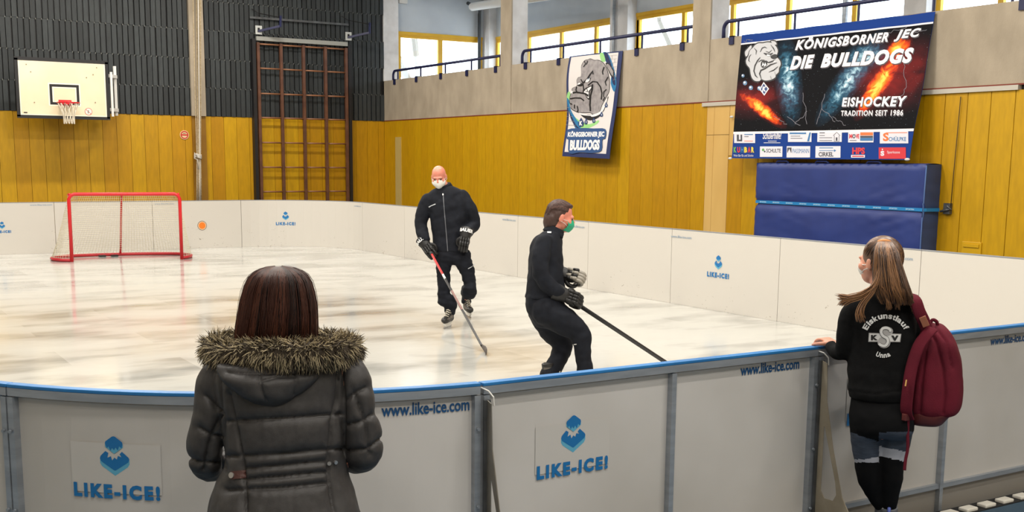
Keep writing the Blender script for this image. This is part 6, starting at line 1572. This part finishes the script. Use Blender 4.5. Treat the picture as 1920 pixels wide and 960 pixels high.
gd2 = (m(868, 468, -.20)-m(873, 442, -.17)); glove(man, m(873, 441, -.17), gd2, B_+UPV*.1, 1, 1.15, 'BAUER')
# his stick
tip = atZ(907, 655, .02); top = m(809, 476, -.22)
STK = mat('stick_black', (32, 30, 32), .35); STR_ = mat('stick_red', (206, 44, 44), .35)
def stick(label, top, tip, bl, mr_=.0, name='hockey_stick', red=True):
    root = empty(name, tip); tag(root, label, 'hockey stick', None)
    d = tip-top; u = d.normalized(); L = d.length
    def shaft(nm, a, b_, m_, wd=.030): q = MB(); q.bar(top+u*a, top+u*b_, wd, .021, up=bl.cross(u)); return q.build(nm, m_, root, bevel=.003)
    if red: shaft('upper_shaft', 0, L*.24, STR_); shaft('shaft_label', L*.24, L*.29, mat('stick_white', (220, 218, 214), .4)); shaft('shaft', L*.29, L-.06, STK); shaft('shaft_stripe', L*.42, L*.62, mat('stick_stripe', (128, 92, 86), .4), .033)
    else: shaft('shaft', 0, L-.06, STK)
    q = MB(); q.tube([top-u*.03, top+u*.02], .021, 10); q.build('butt_cap', BLACK, root)
    q = MB(); h0 = tip-u*.07; b1 = Vector((bl.x, bl.y, 0)).normalized(); c = tip; side = b1.cross(UPV)
    pts = [h0, Vector((c.x, c.y, .035)), Vector((c.x, c.y, .035))+b1*.10, Vector((c.x, c.y, .038))+b1*.20+side*.01, Vector((c.x, c.y, .042))+b1*.29+side*.03]
    P0, _ = smooth_path(pts, [1]*5, 5); n_ = len(P0)
    q.tube(P0, [.018+.016*min(1, i/8) for i in range(n_)], 10, flat=(UPV, .22)); q.build('blade', mat('blade_tape', (92, 86, 82), .7), root, smooth=True)
    return root
stick('red and black hockey stick held by the bald man in the white mask', top, tip, (-F+R*.15))

# ------------------------------------------------------------------ skater with the green mask, in profile
D0 = 9.3; PXM = D0/FPX
R, F = frame(1050, 520, D0)
def s_(u, v, dd=0): return atD(u, v, D0+dd)
fa = Vector(s_(1030, 720, .02)); fa.z = 0; fb_ = Vector(s_(1098, 730, -.05)); fb_.z = 0
sk2 = empty('person', (fa+fb_)/2); tag(sk2, 'dark haired skater in black with a green mask, leaning back in profile', 'person')
mb = MB(); sf = (R*.97+F*.2+UPV*-.22).normalized(); su = (UPV+R*.18).normalized()
hc = s_(1051, 405, 0); at_, M3s = head(mb, hc, sf, su, 1.08)
limb(mb, [s_(1030, 440, 0), s_(1045, 418, 0)], [.062, .058]); limb(mb, [s_(1022, 450), s_(1018, 500), s_(1020, 560)], [.11, .12, .12])
E1, W1 = s_(1014, 515, -.20), s_(1056, 553, -.14); E2, W2 = s_(1030, 505, .18), s_(1058, 515, .02)
limb(mb, [s_(1018, 456, -.16), E1, W1], [.05, .042, .03]); limb(mb, [s_(1026, 456, .16), E2, W2], [.05, .042, .03])
for wv_, d_ in ((W1, R-UPV*.3), (W2, R)): hand(mb, wv_, d_, UPV-F*.4, .72, .8)
K1 = s_(1055, 648, .12); K2 = s_(1088, 628, -.10); a1 = fa+UPV*.18; a2 = fb_+UPV*.18
limb(mb, [s_(1018, 585, .08), K1, a1], [.09, .058, .04]); limb(mb, [s_(1020, 585, -.08), K2, a2], [.09, .058, .04])
body2 = fuse('body', mb, SKINP, sk2, .0065, 2)
for sx in (-1, 1):
    m_ = MB(); m_.ell(at_(sx*.032, .084, -.004), (.010,)*3, 10, 8); m_.build('eye', MATS['eye_dark'], sk2, smooth=True)
mask(at_, M3s, 1, mat('mask_green', (26, 164, 124), .6), sk2, sc=1.22)
# hair: to the collar, combed back
HB = mat('dark_brown_hair', (64, 42, 36), .5); HB2 = mat('dark_brown_hair_light', (88, 60, 50), .5)
mb = MB(); mb.ell(at_(0, -.022, .034), (.088, .100, .094), 24, 16, rot=M3s); mb.ell(at_(0, -.062, -.04), (.084, .066, .105), 20, 14, rot=M3s); mb.ell(at_(0, .040, .086), (.055, .040, .022), 16, 10, rot=M3s)
for sx in (-1, 1): mb.ell(at_(sx*.064, -.028, .004), (.024, .042, .05), 12, 10, rot=M3s)
h2 = fuse('hair', mb, HB, sk2, .007, 2, folds(.004, 30, (1, 1, .5), 3))
HT = BVHTree.FromPolygons([x.co.copy() for x in h2.data.vertices], [tuple(p.vertices) for p in h2.data.polygons])
rnd = random.Random(9); paths = []
rr_, ff_, uu_ = M3s.col[0], M3s.col[1], M3s.col[2]
for k_ in range(700):
    th = rnd.uniform(-1.45, 1.45); r0 = 1.0+rnd.uniform(-.01, .03); pts = []; t1 = rnd.uniform(.75, 1.0); hoff = rnd.uniform(-.001, .0025)
    for j in range(9):
        a = (-.75+2.6*t1*j/8); y = .085*math.cos(a+.4) if False else 0
        yy_ = -.022+.100*math.sin(-a+.0)*r0*math.cos(th*.0); zz = .034+.096*math.cos(a)*math.cos(th)*r0; xx_ = .089*math.sin(th)*r0*(1 if a < 1.2 else 1-.1*(a-1.2))
        if a > 1.3: zz -= .05*(a-1.3); yy_ += .0
        q_, nq, _, _ = HT.find_nearest(at_(xx_, yy_, zz)); pts.append(q_+nq*hoff)
    paths.append((pts, [.001]+[.0022]*6+[.0015, .0006]))
strands('hair_strands', paths, [HB, HB2, HB], h2, 3)
mb = MB()
def sr(v, ul, ur, dep, dd=0): return (s_((ul+ur)/2, v, dd), (ur-ul)/2*PXM, dep)
Loft([sr(430, 1024, 1047, .07), sr(438, 1012, 1052, .12), sr(450, 1000, 1054, .17), sr(470, 993, 1055, .19), sr(500, 990, 1056, .18), sr(525, 989, 1058, .17), sr(545, 987, 1058, .165), sr(557, 985, 1056, .165)], R, F, 2.2).mesh(mb, 40, 40)
limb(mb, [s_(1020, 455, -.15), s_(1014, 485, -.19), s_(1016, 518, -.20), s_(1034, 540, -.19), s_(1052, 551, -.16)], [.07, .074, .068, .064, .056], 18)
limb(mb, [s_(1026, 455, .15), s_(1030, 490, .18), s_(1036, 510, .12), s_(1050, 514, .04)], [.07, .07, .062, .052], 18)
jk2 = fuse('jacket', mb, JKT, sk2, .009, 4, lambda p, n_: folds(.010, 9, (1, 1, 1), 8)(p, n_))
m_ = MB(); m_.tube([s_(1036, 440, 0), s_(1042, 427, 0)], [.092, .078], 20); m_.bar(s_(1045, 438, 0), s_(1056, 443, 0), .14, .03); fuse('jacket_collar', m_, JKT, sk2, .008, 2)
surf_print('jacket_label', [(*poly2d([(1026, 433.5), (1034, 434), (1033.5, 437), (1026, 436.5)]), 0)], jk2, [MATS['reflective_print']], jk2, .008, 0, (4, 4), 9.2)
mb = MB()
Loft([sr(545, 988, 1056, .155), sr(560, 986, 1058, .16), sr(580, 988, 1060, .165), sr(600, 996, 1062, .15), sr(612, 1006, 1058, .10)], R, F, 2.2).mesh(mb, 24, 36)
limb(mb, [s_(1020, 580, .08), s_(1036, 615, .11), s_(1054, 642, .12), s_(1055, 655, .12), s_(1038, 690, .04), a1-UPV*.03], [.14, .12, .088, .082, .076, .080], 18)
limb(mb, [s_(1026, 582, -.08), s_(1060, 604, -.10), s_(1086, 622, -.10), s_(1092, 640, -.10), s_(1094, 675, -.08), a2-UPV*.01], [.14, .115, .085, .078, .064, .070], 18)
pt2 = fuse('trousers', mb, PNT, sk2, .010, 3, folds(.011, 8, (1, 1, 1.3), 6))
surf_print('trouser_print', [(*stroke2d([(1073, 646.3), (1081, 645.5)], 1.5), 0)], pt2, [GLW], pt2, .008, 0, (4, 4), 9.2)
tuck(body2, [jk2, pt2, h2], lambda p: (p-hc).length < .17 and not ((p-hc).dot(sf) < -.03) or (p-W1).length < .2 or (p-W2).length < .2, .014)
skate(sk2, fa-R*.04, fa+R*.2); skate(sk2, fb_-R*.04, fb_+R*.2)
glove(sk2, s_(1056, 514, .02), (s_(1082, 519, -.02)-s_(1054, 514, .02)), UPV*.6-F*.8, 1, 1.12, None, GLV, GLG)
glove(sk2, s_(1055, 552, -.16), (s_(1080, 562, -.14)-s_(1055, 552, -.16)), -F*.9+UPV*.5, -1, 1.12, None, GLV, GLV)
tp2 = s_(1070, 562, -.14); q = ray(1243, 676)
# shaft seen above the board runs on to the ice
tip2 = atZ(1302, 715, .02); stick('all black hockey stick stretched out by the skater in the green mask', tp2, tip2, R, red=False)
